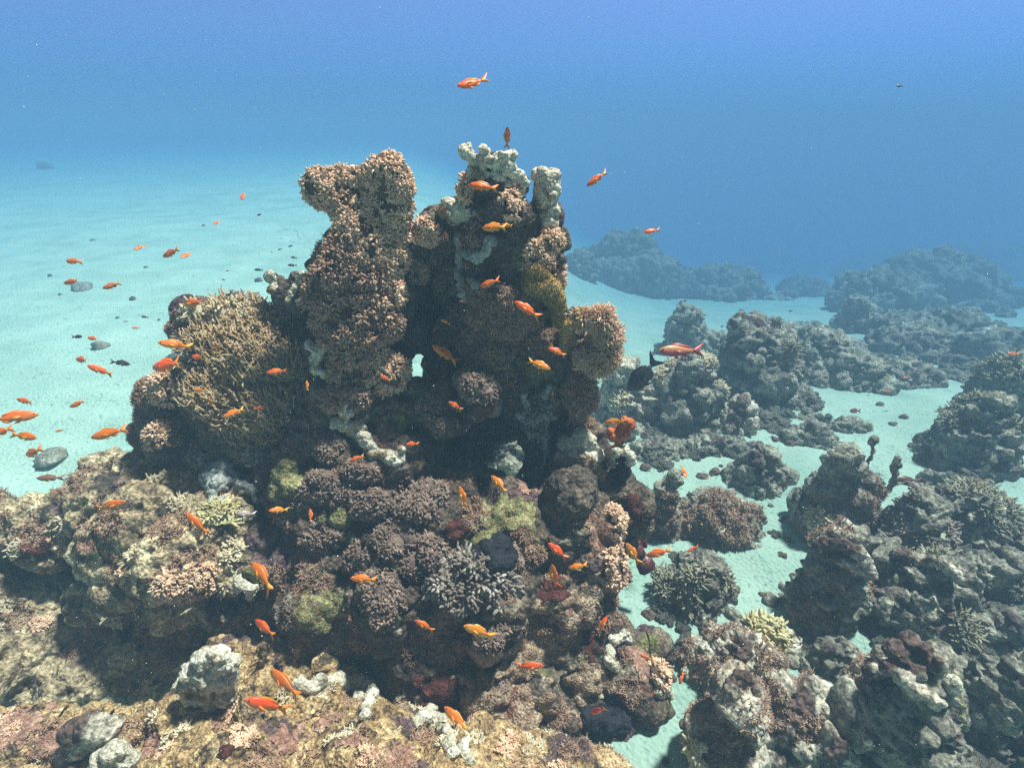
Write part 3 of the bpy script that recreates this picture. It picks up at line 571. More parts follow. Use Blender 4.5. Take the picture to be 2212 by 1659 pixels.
def blob_colony(label, blobs, style, name, cat, parts=('body', 'tentacles'), vox=.006, terms=(), scale=1.):
    st = STY[style]; V, f = blob_union(px_blobs(blobs), vox, 3); seedc[0] += 1
    V = displace(V, f, list(terms) or [('fbm', .05, .006, seedc[0])]); N = vnormals(V, f); c = V.mean(0)
    root = empty(name, c); tag(root, label, cat)
    obj(parts[0], mesh_np(parts[0], V - c, f, MATS[st['b']]), root)
    PV, Q, T = rosettes(V, N, np.arange(len(V)), st, NR(seedc[0]), scale=scale)
    obj(parts[1], mesh_np(parts[1], PV - c, [Q, T], MATS[st['p']]), root)
    return root
def sponge(label, pts, m='sponge', name='sponge', cat='sponge', vox=.004, out=.25, terms=None, holes=0, sm=3):
    """pts: (x, y, r) seated on the rock behind that pixel, or (x, y, r, Y) set free at depth Y"""
    bl = []; prev = None; pts = [p and (p[0], p[1], p[2] * 1.15) + tuple(p[3:]) for p in pts]
    for p in pts:
        if p is None: prev = None; continue
        if len(p) > 3: c, t = at(p[0], p[1], p[3]); r = p[2] * t / F
        else:
            rk, c, n, D = pick(p[0], p[1]); r = p[2] * D / F; c = c + n * r * out
        if prev is not None and np.linalg.norm(prev[0] - c) < 5 * (r + prev[1]):
            k = int(np.linalg.norm(prev[0] - c) / (.6 * min(r, prev[1]))) 
            for i in range(1, k): a = i / k; bl.append((prev[0] * (1 - a) + c * a, ((prev[1] * (1 - a) + r * a) * .82,) * 3))
        bl.append((c, (r, r, r))); prev = (c, r)
    seedc[0] += 1
    V, f = blob_union(bl, vox, sm)
    V = displace(V, f, terms or [('fbm', .035, .005, seedc[0]), ('knob', .028, .007, seedc[0] + 3), ('fbm', .012, .0022, seedc[0] + 1), ('pit', .03, .008, seedc[0] + 2), ('pit', .012, .0035, seedc[0] + 5)])
    c = V.mean(0); o = obj(name, mesh_np(name, V - c, f, MATS[m]), loc=c); tag(o, label, cat); return o
def crust(x, y, rx, ry, m, name, label=None, lift=.004):
    rk, c, s, d = patch(x, y, rx, ry, .8); V, f = sub_patch(rk, d < 1, np.where(d < .85, lift, -.001))
    if len(f): o = obj(name, mesh_np(name, V - rk['base'], f, MATS[m]), rk['o']); tag(o, label)
def growth(rk, style, n, seed, name='coral_growth', up=.25, scale=1., rad=(.03, .07)):
    """tufts of small growth spread over one rock, a part of that rock"""
    st = STY[style]; rs = NR(seed); V, N = rk['V'], rk['N']; ok = np.nonzero((N[:, 2] > -.2) & (V[:, 2] > .02) & (rk['D'] < np.percentile(rk['D'], 70)))[0]
    if not len(ok): return
    sel = []
    for i in ok[rs.randint(0, len(ok), n)]:
        d = np.linalg.norm(V - V[i], axis=1); sel.append(np.nonzero(d < rs.uniform(*rad) * scale)[0])
    idx = np.unique(np.concatenate(sel)); PV, Q, T = rosettes(V, N, idx, st, rs, out=np.array((0, 0, up)), scale=scale)
    obj(name, mesh_np(name, PV - rk['base'], [Q, T], MATS[st['p']]), rk['o'])
def branch_net(label, x, y, rx, ry, heading, seed=5):
    """thin forking branches lying over a rock face"""
    rk, c, s, d = patch(x, y, rx, ry, .3); rs = NR(seed); V, N = rk['V'], rk['N']
    idx = thin(V, np.nonzero(d < 1)[0], .017, rs); root = empty('branching_coral', c); tag(root, label, 'coral')
    U = np.array((0, SP, CP)); hd = np.array((1., 0, 0)) * math.cos(heading) + U * math.sin(heading)
    Ps, Ds, Ls, Ws = [], [], [], []
    for i in idx:
        n = N[i]; t = unit(hd - n * (hd @ n)); p = V[i] + n * .004; w = rs.uniform(.0030, .0046)
        for k in range(3):
            dv = unit(t * .9 + n * rs.uniform(-.05, .42) + rs.normal(size=3) * .3); L = rs.uniform(.016, .027)
            Ps.append(p); Ds.append(dv); Ls.append(L); Ws.append(w)
            if rs.rand() < .75:
                Ps.append(p + dv * L * .5); Ds.append(unit(dv + rs.normal(size=3) * .8 + n * .5)); Ls.append(L * .8); Ws.append(w * .85)
            p = p + dv * L * .88; w *= .88
    Ps, Ds, Ls, Ws = map(np.array, (Ps, Ds, Ls, Ws))
    PV, Q, T = fingers(Ps, Ds, Ls, Ws, rs.normal(size=Ps.shape) * .2, rs, 'branch')
    obj('branches', mesh_np('branches', PV - c, [Q, T], MATS['net_branch']), root)
    lift = np.where(d < 1, .003, -.002); Vp, f = sub_patch(rk, d < 1, lift); obj('base_plate', mesh_np('base_plate', Vp - c, f, MATS['left_rock']), root)
PINO = ROCKS[0]['o']
# --- tufted soft corals of the left tower
for a in [
 ('round tan pompom soft coral jutting from the upper left of the left tower', 702, 412, 40, 42, 'tan'),
 ('tan tufted soft coral crowning the left tower', 832, 390, 50, 50, 'tan'),
 ('tan soft coral between the pompom and the crown on top of the left tower', 768, 385, 40, 34, 'tan'),
 ('tan tufted soft coral on the front of the left tower just below its top', 770, 440, 52, 58, 'tan'),
 ('tan soft coral running down the upper right edge of the left tower', 862, 470, 34, 62, 'tan'),
 ('big bulging tan soft coral in the middle of the left tower', 795, 515, 66, 52, 'tan'),
 ('brown soft coral under the pompom, on the notch of the left tower', 735, 545, 50, 40, 'brown'),
 ('tan soft coral on the right side of the left tower, level with the saddle', 850, 560, 42, 46, 'tan'),
 ('shaggy brown soft coral on the lower left bulge of the left tower', 705, 620, 52, 62, 'brown'),
 ('shaggy dark brown soft coral in the centre of the left tower', 785, 615, 50, 48, 'brown'),
 ('light tan starry soft coral at the right of the left tower, above the gap', 840, 635, 44, 36, 'tan'),
 ('small tan soft coral bump reaching right from the left tower into the gap', 905, 582, 28, 26, 'tan'),
 ('wide reddish brown soft coral low on the left tower', 765, 700, 92, 48, 'brown'),
 ('pale spiky rosette of soft coral left of the see-through window, uppermost', 822, 748, 26, 26, 'tan'),
 ('brown soft coral at the foot of the left tower', 760, 785, 56, 44, 'brown'),
 ('tan soft coral beside the lower left edge of the window', 835, 815, 44, 42, 'tan'),
 ('brown soft coral fringe below the foot of the left tower', 745, 850, 46, 36, 'brown'),
 # saddle and right tower
 ('pinkish tan soft coral on the saddle between the towers', 915, 502, 36, 26, 'tan'),
 ('tan soft coral under the white crown of the right tower', 1110, 440, 30, 26, 'tan'),
 ('small tan soft coral at the left of the right tower crown', 1012, 412, 16, 22, 'tan'),
 ('pink tan soft coral pompom on the right edge of the right tower', 1196, 516, 26, 26, 'tan'),
 ('tan soft coral just below the pompom on the right tower edge', 1172, 560, 34, 38, 'tan'),
 ('tan soft coral on the outermost right edge beside the golden coral', 1208, 600, 20, 36, 'tan'),
 ('mossy dark brown soft coral covering the face of the right tower', 1085, 690, 70, 70, 'fuzz'),
 ('mossy brown growth beside the golden coral on the right tower', 1150, 720, 44, 50, 'fuzz'),
 ('grey brown soft coral mound on the arch below the window', 1030, 838, 48, 36, 'mauve'),
 ('grey soft coral strip along the arch, left of the grey mound', 950, 868, 48, 24, 'mauve'),
 ('small grey soft coral under the arch, left of the dark cave', 965, 910, 30, 22, 'mauve'),
 # body
 ('mauve grey soft coral above the cream reef rock, left of the pinnacle body', 590, 985, 50, 28, 'mauve'),
 ('mauve grey flower-like soft coral at the upper left of the pinnacle body', 690, 970, 44, 36, 'mauve'),
 ('mauve grey soft coral carpet below the white drooping sponge', 690, 1050, 66, 42, 'mauve'),
 ('pale mauve soft coral right of the carpet, under the drooping sponge', 775, 1030, 40, 26, 'mauve'),
 ('grey brown soft coral hump with the small black and white fish', 800, 1085, 44, 34, 'mauve'),
 ('large mauve grey soft coral mat in the middle of the pinnacle body', 900, 1080, 62, 44, 'mauve'),
 ('mauve soft coral ruffle below the large mat', 860, 1150, 52, 40, 'mauve'),
 ('pale mauve fan-shaped soft coral left of the black sponge', 925, 1180, 34, 30, 'mauve'),
 ('small pale soft coral hanging below the ruffle', 895, 1225, 20, 32, 'mauve'),
 ('pale soft coral knob right of the black sponge', 1110, 1200, 28, 32, 'mauve'),
 ('dark mauve soft coral cascade at the lower left of the pinnacle body', 830, 1290, 44, 56, 'mauve'),
 ('dark mauve soft coral at the left, just above the cascade', 770, 1215, 36, 34, 'mauve'),
 ('grey mauve soft coral in the shade left of the nub coral', 700, 1150, 42, 34, 'mauve'),
 ('tan soft coral tuft below the nub coral, near an orange fish', 1065, 1375, 44, 32, 'mauve'),
 ('cream frilled soft coral column on the right edge of the pinnacle body', 1330, 1215, 26, 52, 'tan'),
 ('small tan soft coral with finger lobes on the dark red mound', 1335, 1110, 24, 30, 'tan'),
 ('tan frilled soft coral on the lower right rock of the pinnacle', 1430, 1450, 24, 26, 'tan'),
 # left rock
 ('pinkish cream tufted soft coral on the left reef rock', 400, 1265, 58, 42, 'tan'),
 ('yellowish tan soft coral at the left of the branch net', 350, 845, 42, 34, 'tan'),
 ('pink and white soft coral at the foot of the branch net', 345, 935, 24, 26, 'tan')]:
    colony(*a)
for a in [
 ('dark nub coral with white tips in the middle of the pinnacle body', 1020, 1270, 92, 46, 'nub', 'nub_coral', 'coral'),
 ('small white-tipped coral on the ridge below the black sponge', 1000, 1218, 60, 16, 'nub', 'nub_coral', 'coral'),
 ('bright yellow coral on the top of the left reef rock', 478, 1112, 40, 26, 'yel', 'yellow_coral', 'coral'),
 ('pale finger coral tuft at the top right rim of the branch net shoulder', 480, 668, 80, 26, 'cream', 'finger_coral', 'coral'),
 ('grey stubby coral patch under the arch at the right of the cave', 1165, 905, 24, 40, 'nub', 'nub_coral', 'coral')]:
    colony(*a, parts=('base', 'fingers'))
branch_net('pale net of thin branches spread over the rock shoulder left of the pinnacle', 545, 800, 150, 165, R(118))
# --- anemone-like balls on the right
blob_colony('large tan crescent of anemone-like coral on the right side of the pinnacle', [(1262,688,1.5,19),(1296,690,1.5,25),(1313,725,1.5,25),(1310,762,1.5,26),(1290,786,1.5,25),(1266,772,1.5,22),(1298,735,1.54,28)], 'ane', 'anemone', 'anemone')
blob_colony('smaller brown anemone-like ball directly below the large crescent', [(1255,835,1.5,28),(1258,862,1.5,30),(1245,850,1.52,30)], 'aneb', 'anemone', 'anemone')
# --- sponges and smooth corals
SM = [('fbm', .04, .006, 71), ('lump', .03, .006, 72), ('fbm', .01, .0018, 73)]
sponge('crown of pale knobby sponge on the very top of the right tower', [(1008,328,15,1.54),None,(1020,343,12,1.54),None,(1046,331,12,1.54),None,(1045,350,14,1.54),None,(1068,350,13,1.54),None,(1088,338,13,1.54),None,(1104,338,10,1.54),None,(1100,362,14,1.54),None,(1118,380,12,1.54),None,(1078,378,14,1.54),None,(1045,380,13,1.54),None,(1134,396,10,1.54),None,(1022,372,12,1.54),None,(1060,405,13,1.54),None,(1095,402,12,1.54),None,(1125,412,9,1.54)], sm=2)
sponge('tall pale sponge column with a hole, top right of the pinnacle', [(1172,385,19,1.6),(1190,388,20,1.6),(1182,405,25,1.6),(1175,430,20,1.6),(1195,425,14,1.58),(1178,455,19,1.6),(1196,452,13,1.58),(1186,478,16,1.58),(1190,500,14,1.58)])
sponge('pale grey sponge lump on the ridge left of the crown', [(968,440,13,1.62),(960,458,15,1.62),None,(995,452,17,1.6),(1015,465,17,1.6),(980,470,15,1.62)])
sponge('dark knobby sponge with pale lobes at the left of the left tower', [(586,598,12,1.66),(600,612,14,1.66),(622,640,28,1.66),(640,600,12,1.66),(648,625,22,1.66),(630,665,26,1.66),(590,628,9,1.66),(655,660,26,1.64)], m='dark_rock', terms=[('fbm', .03, .006, 81), ('knob', .02, .004, 82)])
sponge('pale lobes tipping the dark knobby sponge', [(583,595,10,1.64),(592,603,8,1.64),(588,627,9,1.63),(600,634,5,1.63),(652,594,7,1.63),(645,603,6,1.63),(625,650,6,1.6)])
sponge('white lumpy sponge at the left foot of the left tower', [(678,752,9),(688,765,11),(684,782,10),(700,755,8)])
sponge('small white sponge block below the white lumpy one', [(682,806,10),(698,810,9)])
sponge('white sponge knob left of the cave mouth', [(745,878,12),(760,872,12),(752,892,13),(738,900,9)])
sponge('long white drooping sponge across the upper left of the pinnacle body', [(726,910,10),(745,920,13),(770,935,14),(792,955,14),(815,972,13),(840,985,15),(862,990,13),(866,975,9),None,(782,925,8),(770,915,8)])
sponge('grey branching sponge on the dark wall between the towers', [(985,520,9),(988,550,9),(990,580,9),(992,610,10),(995,640,10),None,(1010,555,10),(1030,560,11),(1048,545,9),(1058,525,10),None,(1010,600,7),(1025,615,8)], m='sponge_grey')
sponge('grey sponge strings hanging at the right of the cave', [(1130,860,7),(1145,880,7),(1150,905,7),None,(1120,900,8),(1135,925,7),None,(1165,935,7),(1175,965,7),(1172,1000,7),None,(1180,860,7),(1190,830,6)], m='sponge_grey')
sponge('large pale lumpy sponge on the right shoulder of the pinnacle body', [(1225,955,18),(1250,950,20),(1268,958,18),(1288,985,14),(1240,980,22),(1265,985,22),(1222,985,16),(1255,1010,18)])
sponge('white knobs on the dark lump right of the large pale sponge', [(1320,985,9,1.42),(1332,975,11,1.42),(1350,972,11,1.42),(1362,985,11,1.42),(1360,995,10,1.42),None,(1320,1002,9,1.42)])
sponge('dark sponge lump under the white knobs at the right edge', [(1340,995,18,1.44),(1345,1015,17,1.44),(1335,1030,20,1.44),(1330,1050,20,1.45)], m='black_sponge')
sponge('red orange branching sponge standing on the right edge of the pinnacle', [(1325,975,9,1.45),(1335,955,9,1.45),(1322,938,12,1.45),None,(1335,955,10,1.45),(1348,935,11,1.45),(1360,918,10,1.45),(1350,910,9,1.45),(1335,930,9,1.45),None,(1335,955,9,1.45),(1330,990,11,1.46)], m='red_sponge')
blob_colony('golden knobby coral on the right edge of the right tower', [(1140,598,1.52,18),(1158,586,1.5,20),(1150,618,1.49,20),(1175,602,1.5,17),(1168,628,1.48,16),(1195,622,1.48,21),(1207,645,1.48,18),(1208,668,1.49,16),(1205,695,1.5,15),(1190,650,1.5,14)], 'gold', 'golden_coral', 'coral', parts=('lobes', 'polyps'), terms=SM)
blob_colony('golden coral bridge joining the right tower to the crescent anemone', [(1205,682,1.5,15),(1215,700,1.5,15),(1230,702,1.5,15),(1243,692,1.5,15),(1253,680,1.5,14),(1228,720,1.5,14),(1236,735,1.5,11),(1222,735,1.5,12),(1220,752,1.5,9)], 'gold', 'golden_coral', 'coral', parts=('lobes', 'polyps'), terms=SM)
blob_colony('golden brown coral hanging over the right side below the large pale sponge', [(1288,1005,1.43,13),(1298,1022,1.42,13),(1302,1042,1.42,13),(1300,1060,1.42,12),(1293,1078,1.42,11)], 'gold', 'golden_coral', 'coral', parts=('lobes', 'polyps'), terms=SM)
sponge('dark rounded boulder-like sponge below the large pale sponge', [(1215,1050,38),(1250,1050,40),(1235,1075,36)], m='dark_rock', out=0)
sponge('black sponge in a hollow in the middle of the pinnacle body', [(1060,1185,24),(1085,1180,26),(1095,1205,24),(1070,1210,24),(1040,1195,14)], m='black_sponge', out=.05)
sponge('black sea cucumber resting low on the right of the pinnacle', [(1275,1545,22),(1305,1550,25),(1335,1552,23)], m='black_sponge', name='sea_cucumber', cat='sea cucumber')
YB = pick(450, 1545)[1][1] + .03
sponge('big white lobed sponge on the sunlit foreground ledge', [(440,1425,20,YB),(470,1422,22,YB),(495,1432,18,YB),(415,1450,20,YB),(450,1455,28,YB),(485,1465,24,YB),(400,1478,18,YB),(420,1500,18,YB),(445,1485,20,YB),(455,1515,18,YB),(440,1540,14,YB),(490,1500,18,YB)])
sponge('white crust-like sponge along the back rim of the foreground ledge', [(655,1475,13),(680,1480,14),(700,1470,13),(725,1465,15),(750,1470,15),(775,1470,15),(795,1475,14),(800,1490,12),(795,1515,11),(790,1540,10),(770,1500,10)])
sponge('white finger sponge trailing down the right end of the ledge', [(935,1528,10),(915,1550,15),(905,1560,12),None,(950,1555,15),(965,1575,13),(975,1600,12),(985,1620,11),None,(1005,1600,10),(1010,1640,10)])
YB = pick(250, 1655)[1][1]
sponge('white bulb sponge in the bottom left corner of the ledge', [(225,1640,22,YB),(250,1625,20,YB),(275,1640,18,YB),(215,1665,22,YB),(265,1665,20,YB)])
YB = pick(190, 1615)[1][1]
sponge('pale shaggy sponge lump at the left of the foreground ledge', [(160,1580,24,YB),(195,1570,26,YB),(230,1575,24,YB),(180,1605,26,YB),(150,1625,22,YB)], m='pale_rock')
sponge('small white hooked sponge on the left reef rock, above the dark gully', [(510,1275,11),(525,1262,13),(545,1275,13),(550,1290,10)])
sponge('pale rounded sponge ball on top of the left reef rock', [(480,1020,20),(465,1032,18),(498,1035,18),(482,1045,20)], m='sponge_grey', out=.5)
sponge('small pale sponge ball right of the rounded one', [(525,1048,12),(545,1060,9),(548,1078,8)], m='sponge_grey', out=.5)
sponge('small pale sponge stub below the rounded ball', [(462,1065,10),(462,1082,8),(485,1078,6)], m='sponge_grey', out=.5)
sponge('green grey smooth coral lobe right of the sponge balls', [(625,1010,22),(605,1035,24),(635,1045,22),(590,1060,18)], m='olive_crust', name='lobe_coral', cat='coral', out=-.1)
sponge('white bubbly sponge on the lower right rock of the pinnacle', [(1345,1365,10),(1330,1378,10),(1352,1380,9),None,(1325,1400,11),(1318,1420,9),(1322,1440,12)])
sponge('pale antler-like sponge at the far lower right of the pinnacle', [(1430,1465,9),(1442,1480,9),(1450,1495,8),(1425,1490,8)])
# --- crusts, parts of the pinnacle and the left rock
for a in [(990,1140,34,26,'red_crust','red_crust'),(765,1140,24,18,'red_crust','red_crust'),(1130,1140,10,14,'red_crust','red_crust'),(1280,1400,16,44,'red_crust','red_crust'),(960,1520,60,60,'red_crust','red_crust'),(1195,1270,34,30,'red_crust','red_crust'),(880,1240,30,36,'red_crust','red_crust'),
          (1100,1110,70,40,'olive_crust','olive_crust'),(1060,1160,50,34,'olive_crust','olive_crust'),(720,1130,40,30,'olive_crust','olive_crust'),(680,1330,70,40,'olive_crust','olive_crust'),(700,1300,50,26,'olive_crust','olive_crust'),
          (1310,1165,50,40,'pink_crust','pink_crust'),(1290,1130,34,30,'pink_crust','pink_crust'),(1140,1045,30,20,'pink_crust','pink_crust'),(1260,910,30,26,'pink_crust','pink_crust'),(1370,1100,36,46,'red_crust','red_crust'),(1390,1420,30,40,'pink_crust','pink_crust')]:
    crust(*a)
for a in [(620,1590,40,24,'pink_crust'),(760,1600,34,22,'pink_crust'),(480,1620,26,14,'red_crust'),(330,1600,40,22,'pink_crust'),(120,1600,60,26,'pink_crust'),(700,1550,30,18,'pink_crust'),(870,1630,34,26,'pink_crust'),(60,1190,50,24,'red_crust'),(180,1170,30,18,'pink_crust'),(40,1560,60,30,'pink_crust')]:
    crust(*a, a[4])
for a in [(1250,1330,56,70),(1150,1420,80,56),(1050,1430,60,40),(1180,1330,60,44),(1270,1480,60,50),(1130,1530,90,50),(1330,1180,40,56),(1000,1500,60,46),(1290,1260,44,40)]:
    crust(*a, 'tan_crust', 'tan_crust')
# --- small growth over the rocks of the right-hand reef
def rock_like(word): return [r for r in ROCKS if word in r['o'].get('label', '')][0]
for i, (w, st, n, sc) in enumerate([
 ('pale knobby coral heap', 'cream', 9, 1.3), ('tall pale-topped knobby', 'cream', 9, 1.2), ('dark thicket', 'rag', 5, .9), ('pale crusted grey', 'fuzz', 12, 1.4), ('grey twin boulder', 'fuzz', 8, 1.2),
 ('biggest dark bushy', 'rag', 7, 1.2), ('grey lumpy coral mound', 'rag', 4, 1.2), ('dark bushy reef block', 'rag', 5, 1.1), ('big dark reef rock', 'rag', 4, .9), ('brown coarse rock', 'fuzz', 14, 1.1),
 ('tall brown furrowed', 'fuzz', 14, 1.), ('flat tan rock slab', 'fuzz', 8, 1.), ('large dark rock with a crown', 'fuzz', 8, 1.), ('tall grey coral stack', 'fuzz', 10, 1.2), ('leaning grey rock spire', 'fuzz', 6, 1.),
 ('low flat grey rock', 'nub', 5, 1.3), ('low crumbled', 'nub', 5, 1.3), ('dark lumpy rock', 'nub', 6, 1.2), ('wide dark low reef', 'rag', 8, 2.), ('dark reef slope', 'rag', 8, 1.8), ('dark reef block behind', 'rag', 8, 1.7)]):
    growth(rock_like(w), st, n, 500 + i, scale=sc)
for i, (r, st, n, sc) in enumerate([(0, 'fuzz', 150, 1.), (0, 'mauve', 40, .8), (1, 'fuzz', 60, 1.), (1, 'nub', 24, .9), (2, 'fuzz', 60, 1.2), (2, 'cream', 26, .8), (3, 'cream', 90, .5), (3, 'fuzz', 60, 1.), (3, 'tan', 26, .6), (2, 'tan', 20, .7)]):
    growth(ROCKS[r], st, n, 600 + i, name='turf', scale=sc, rad=(.02, .05))
colony('dome of branching coral with pale tips on the dark rock, right edge', 2155, 1070, 78, 60, 'stag', 'branching_coral', 'coral', parts=('base', 'branches'))
colony('small bright yellow branching coral on the brown coarse rock', 1660, 1358, 40, 24, 'yel', 'branching_coral', 'coral', scale=1.3, parts=('base', 'branches'))
colony('yellowish tan finger coral at the left foot of the tall stalked stack', 1765, 1125, 24, 34, 'cream', 'finger_coral', 'coral', parts=('base', 'fingers'))
colony('fuzzy tan finger coral at the bottom of the sandy gully', 1500, 1620, 36, 40, 'cream', 'finger_coral', 'coral', parts=('base', 'fingers'))
sponge('ring of pale knobs crowning the large dark rock in the bottom right', [(1890,1450,17),None,(1910,1425,18),None,(1940,1405,18),None,(1975,1400,19),None,(2005,1412,18),None,(2030,1435,17),None,(2050,1465,17),None,(1930,1450,16),None,(1960,1470,17),None,(1985,1490,16),None,(2010,1510,15),None,(1945,1430,15),None,(1980,1450,15)], m='pale_rock', vox=.006, out=.6, sm=2)
sponge('upper round-headed brown stalk rising from the top right of the tall grey stack', [(1889,950,9.8,STV),(1884,956,8.0,STV),(1885,975,5.5,STV),(1878,995,5.5,STV),(1868,1010,6.7,STV)], m='reef_rock', name='stalked_coral', cat='coral', vox=.008)
sponge('lower round-headed brown stalk standing off the right side of the tall grey stack', [(1940,990,8.0,STV),(1936,1003,9.8,STV),(1932,1020,7.3,STV),(1930,1040,6.7,STV),(1915,1058,7.3,STV),(1895,1070,7.3,STV),None,(1930,1045,5.5,STV),(1955,1043,5.5,STV),(1975,1045,4.9,STV)], m='reef_rock', name='stalked_coral', cat='coral', vox=.008)
sponge('pale knobby cap on the grey twin boulder', [(1770,1180,14),(1790,1168,15),(1815,1170,15),(1838,1185,14),(1860,1205,13),(1875,1235,11),(1800,1195,14)], m='pale_rock', vox=.006, out=.6)
sponge('pale crusted ledge on top of the big dark reef rock', [(1925,1190,10),(1950,1195,12),(1980,1205,11),(2010,1215,12),(2045,1225,12),(2070,1245,10)], m='pale_rock', vox=.007, out=.6)
sponge('ring-shaped pale coral with a dark hole on the flat tan slab', [(1575,1480,10),(1590,1465,10),(1612,1462,10),(1628,1475,10),(1628,1495,10),(1610,1508,10),(1588,1504,10),(1575,1485,10)], m='pale_rock', name='ring_coral', cat='coral', vox=.006, out=.5)
# ---------------------------------------------------------------- fish
def fish_mat(name, back, belly, spec=.4, rough=.4, z0=-.07, z1=.09, spots=None):
    m = bpy.data.materials.new(name); m.use_nodes = True; t = m.node_tree; n = t.nodes; l = t.links; b = n['Principled BSDF']
    b.inputs['Roughness'].default_value = rough; b.inputs['Specular IOR Level'].default_value = spec
    c = n.new('ShaderNodeTexCoord'); sx = n.new('ShaderNodeSeparateXYZ'); l.new(c.outputs['Object'], sx.inputs[0])
    mr_ = n.new('ShaderNodeMapRange'); mr_.inputs[1].default_value = z0; mr_.inputs[2].default_value = z1; l.new(sx.outputs[2], mr_.inputs[0])
    x = n.new('ShaderNodeMixRGB'); x.inputs[1].default_value = (*belly, 1); x.inputs[2].default_value = (*back, 1); l.new(mr_.outputs[0], x.inputs[0]); out = x.outputs[0]
    no = n.new('ShaderNodeTexNoise'); no.inputs['Scale'].default_value = 30; l.new(c.outputs['Object'], no.inputs['Vector'])
    v = n.new('ShaderNodeMixRGB'); v.blend_type = 'OVERLAY'; v.inputs[0].default_value = .35; l.new(out, v.inputs[1]); l.new(no.outputs[0], v.inputs[2]); out = v.outputs[0]
    if spots:
        vo = n.new('ShaderNodeTexVoronoi'); vo.inputs['Scale'].default_value = spots[1]; vo.inputs['Randomness'].default_value = .45; l.new(c.outputs['Object'], vo.inputs['Vector'])
        q = n.new('ShaderNodeMapRange'); q.inputs[1].default_value = .26; q.inputs[2].default_value = .20; l.new(vo.outputs['Distance'], q.inputs[0])
        y = n.new('ShaderNodeMixRGB'); y.inputs[2].default_value = (*spots[0], 1); l.new(out, y.inputs[1]); l.new(q.outputs[0], y.inputs[0]); out = y.outputs[0]
    oi = n.new('ShaderNodeObjectInfo'); hs = n.new('ShaderNodeHueSaturation'); h1 = n.new('ShaderNodeMapRange'); h1.inputs[3].default_value = .488; h1.inputs[4].default_value = .512; l.new(oi.outputs['Random'], h1.inputs[0])
    h2 = n.new('ShaderNodeMapRange'); h2.inputs[3].default_value = 1.1; h2.inputs[4].default_value = .72; l.new(oi.outputs['Random'], h2.inputs[0]); l.new(h1.outputs[0], hs.inputs['Hue']); l.new(h2.outputs[0], hs.inputs['Value']); l.new(out, hs.inputs['Color']); out = hs.outputs[0]
    l.new(out, b.inputs['Base Color']); return m
FM = {
 'anthias': (fish_mat('anthias_skin', (.80, .11, .008), (.86, .2, .02)), fish_mat('anthias_fin', (.84, .22, .015), (.88, .30, .03))),
 'redanthias': (fish_mat('red_anthias_skin', (.74, .105, .014), (.84, .2, .035)), fish_mat('red_anthias_fin', (.8, .2, .02), (.85, .28, .04))),
 'yellow': (fish_mat('golden_anthias_skin', (.85, .16, .012), (.92, .36, .04)), fish_mat('golden_fin', (.9, .36, .03), (.92, .42, .05))),
 'male': (fish_mat('male_anthias_skin', (.50, .23, .07), (.48, .10, .12), z0=-.03, z1=.05), fish_mat('male_anthias_fin', (.38, .05, .05), (.42, .08, .07))),
 'dark': (fish_mat('dark_skin', (.05, .04, .05), (.12, .07, .07)), fish_mat('dark_fin', (.05, .04, .05), (.06, .05, .06))),
 'brown': (fish_mat('brown_skin', (.22, .09, .05), (.28, .13, .08)), fish_mat('brown_fin', (.2, .09, .06), (.25, .12, .08))),
 'surgeon': (fish_mat('surgeonfish_skin', (.025, .025, .035), (.045, .04, .05), spots=((.12, .1, .1), 26)), fish_mat('surgeonfish_fin', (.02, .02, .03), (.03, .03, .04))),
 'grouper': (fish_mat('grouper_skin', (.10, .02, .018), (.12, .03, .025), spots=((.6, .36, .28), 42)), fish_mat('grouper_fin', (.09, .018, .016), (.10, .022, .02), spots=((.6, .36, .28), 42))),
 'wrasse': (fish_mat('wrasse_skin', (.07, .10, .06), (.5, .55, .4), z0=-.012, z1=.012), fish_mat('wrasse_fin', (.2, .24, .16), (.3, .34, .24))),
 'pink': (fish_mat('pink_skin', (.55, .34, .36), (.8, .68, .66)), fish_mat('pink_fin', (.7, .6, .5), (.8, .75, .6))),
 'white': (fish_mat('white_skin', (.75, .74, .68), (.8, .8, .78)), fish_mat('yellow_fin', (.8, .55, .06), (.8, .6, .1))),
 'silver': (fish_mat('silver_skin', (.10, .12, .12), (.3, .34, .33)), fish_mat('silver_fin', (.14, .15, .15), (.2, .2, .2)))}
EYE = fish_mat('fish_eye', (.06, .02, .07), (.06, .02, .07), spec=.8, rough=.15)
SHAPE = { # upper / lower profile against distance from the nose, tail kind
 'anthias': ([(0,.012),(.05,.045),(.12,.082),(.25,.118),(.4,.13),(.55,.118),(.7,.088),(.85,.052),(1,.04)], [(0,.012),(.05,.04),(.12,.075),(.25,.115),(.4,.128),(.55,.11),(.7,.075),(.85,.045),(1,.038)], 'fork', .5),
 'deep': ([(0,.015),(.05,.06),(.12,.12),(.25,.18),(.4,.205),(.6,.19),(.78,.13),(.9,.06),(1,.035)], [(0,.015),(.05,.055),(.12,.11),(.25,.175),(.4,.20),(.6,.185),(.78,.125),(.9,.055),(1,.035)], 'crescent', .32),
 'grouper': ([(0,.02),(.06,.06),(.15,.1),(.3,.14),(.5,.145),(.7,.125),(.85,.1),(1,.085)], [(0,.02),(.06,.06),(.15,.1),(.3,.14),(.5,.145),(.7,.12),(.85,.095),(1,.08)], 'round', .6),
 'slim': ([(0,.01),(.06,.03),(.2,.055),(.4,.065),(.6,.06),(.8,.045),(1,.032)], [(0,.01),(.06,.028),(.2,.05),(.4,.06),(.6,.055),(.8,.042),(1,.03)], 'round', .6),
 'dart': ([(0,.006),(.1,.028),(.3,.045),(.6,.036),(.85,.018),(1,.012)], [(0,.006),(.1,.028),(.3,.045),(.6,.034),(.85,.018),(1,.012)], 'fork', .6)}
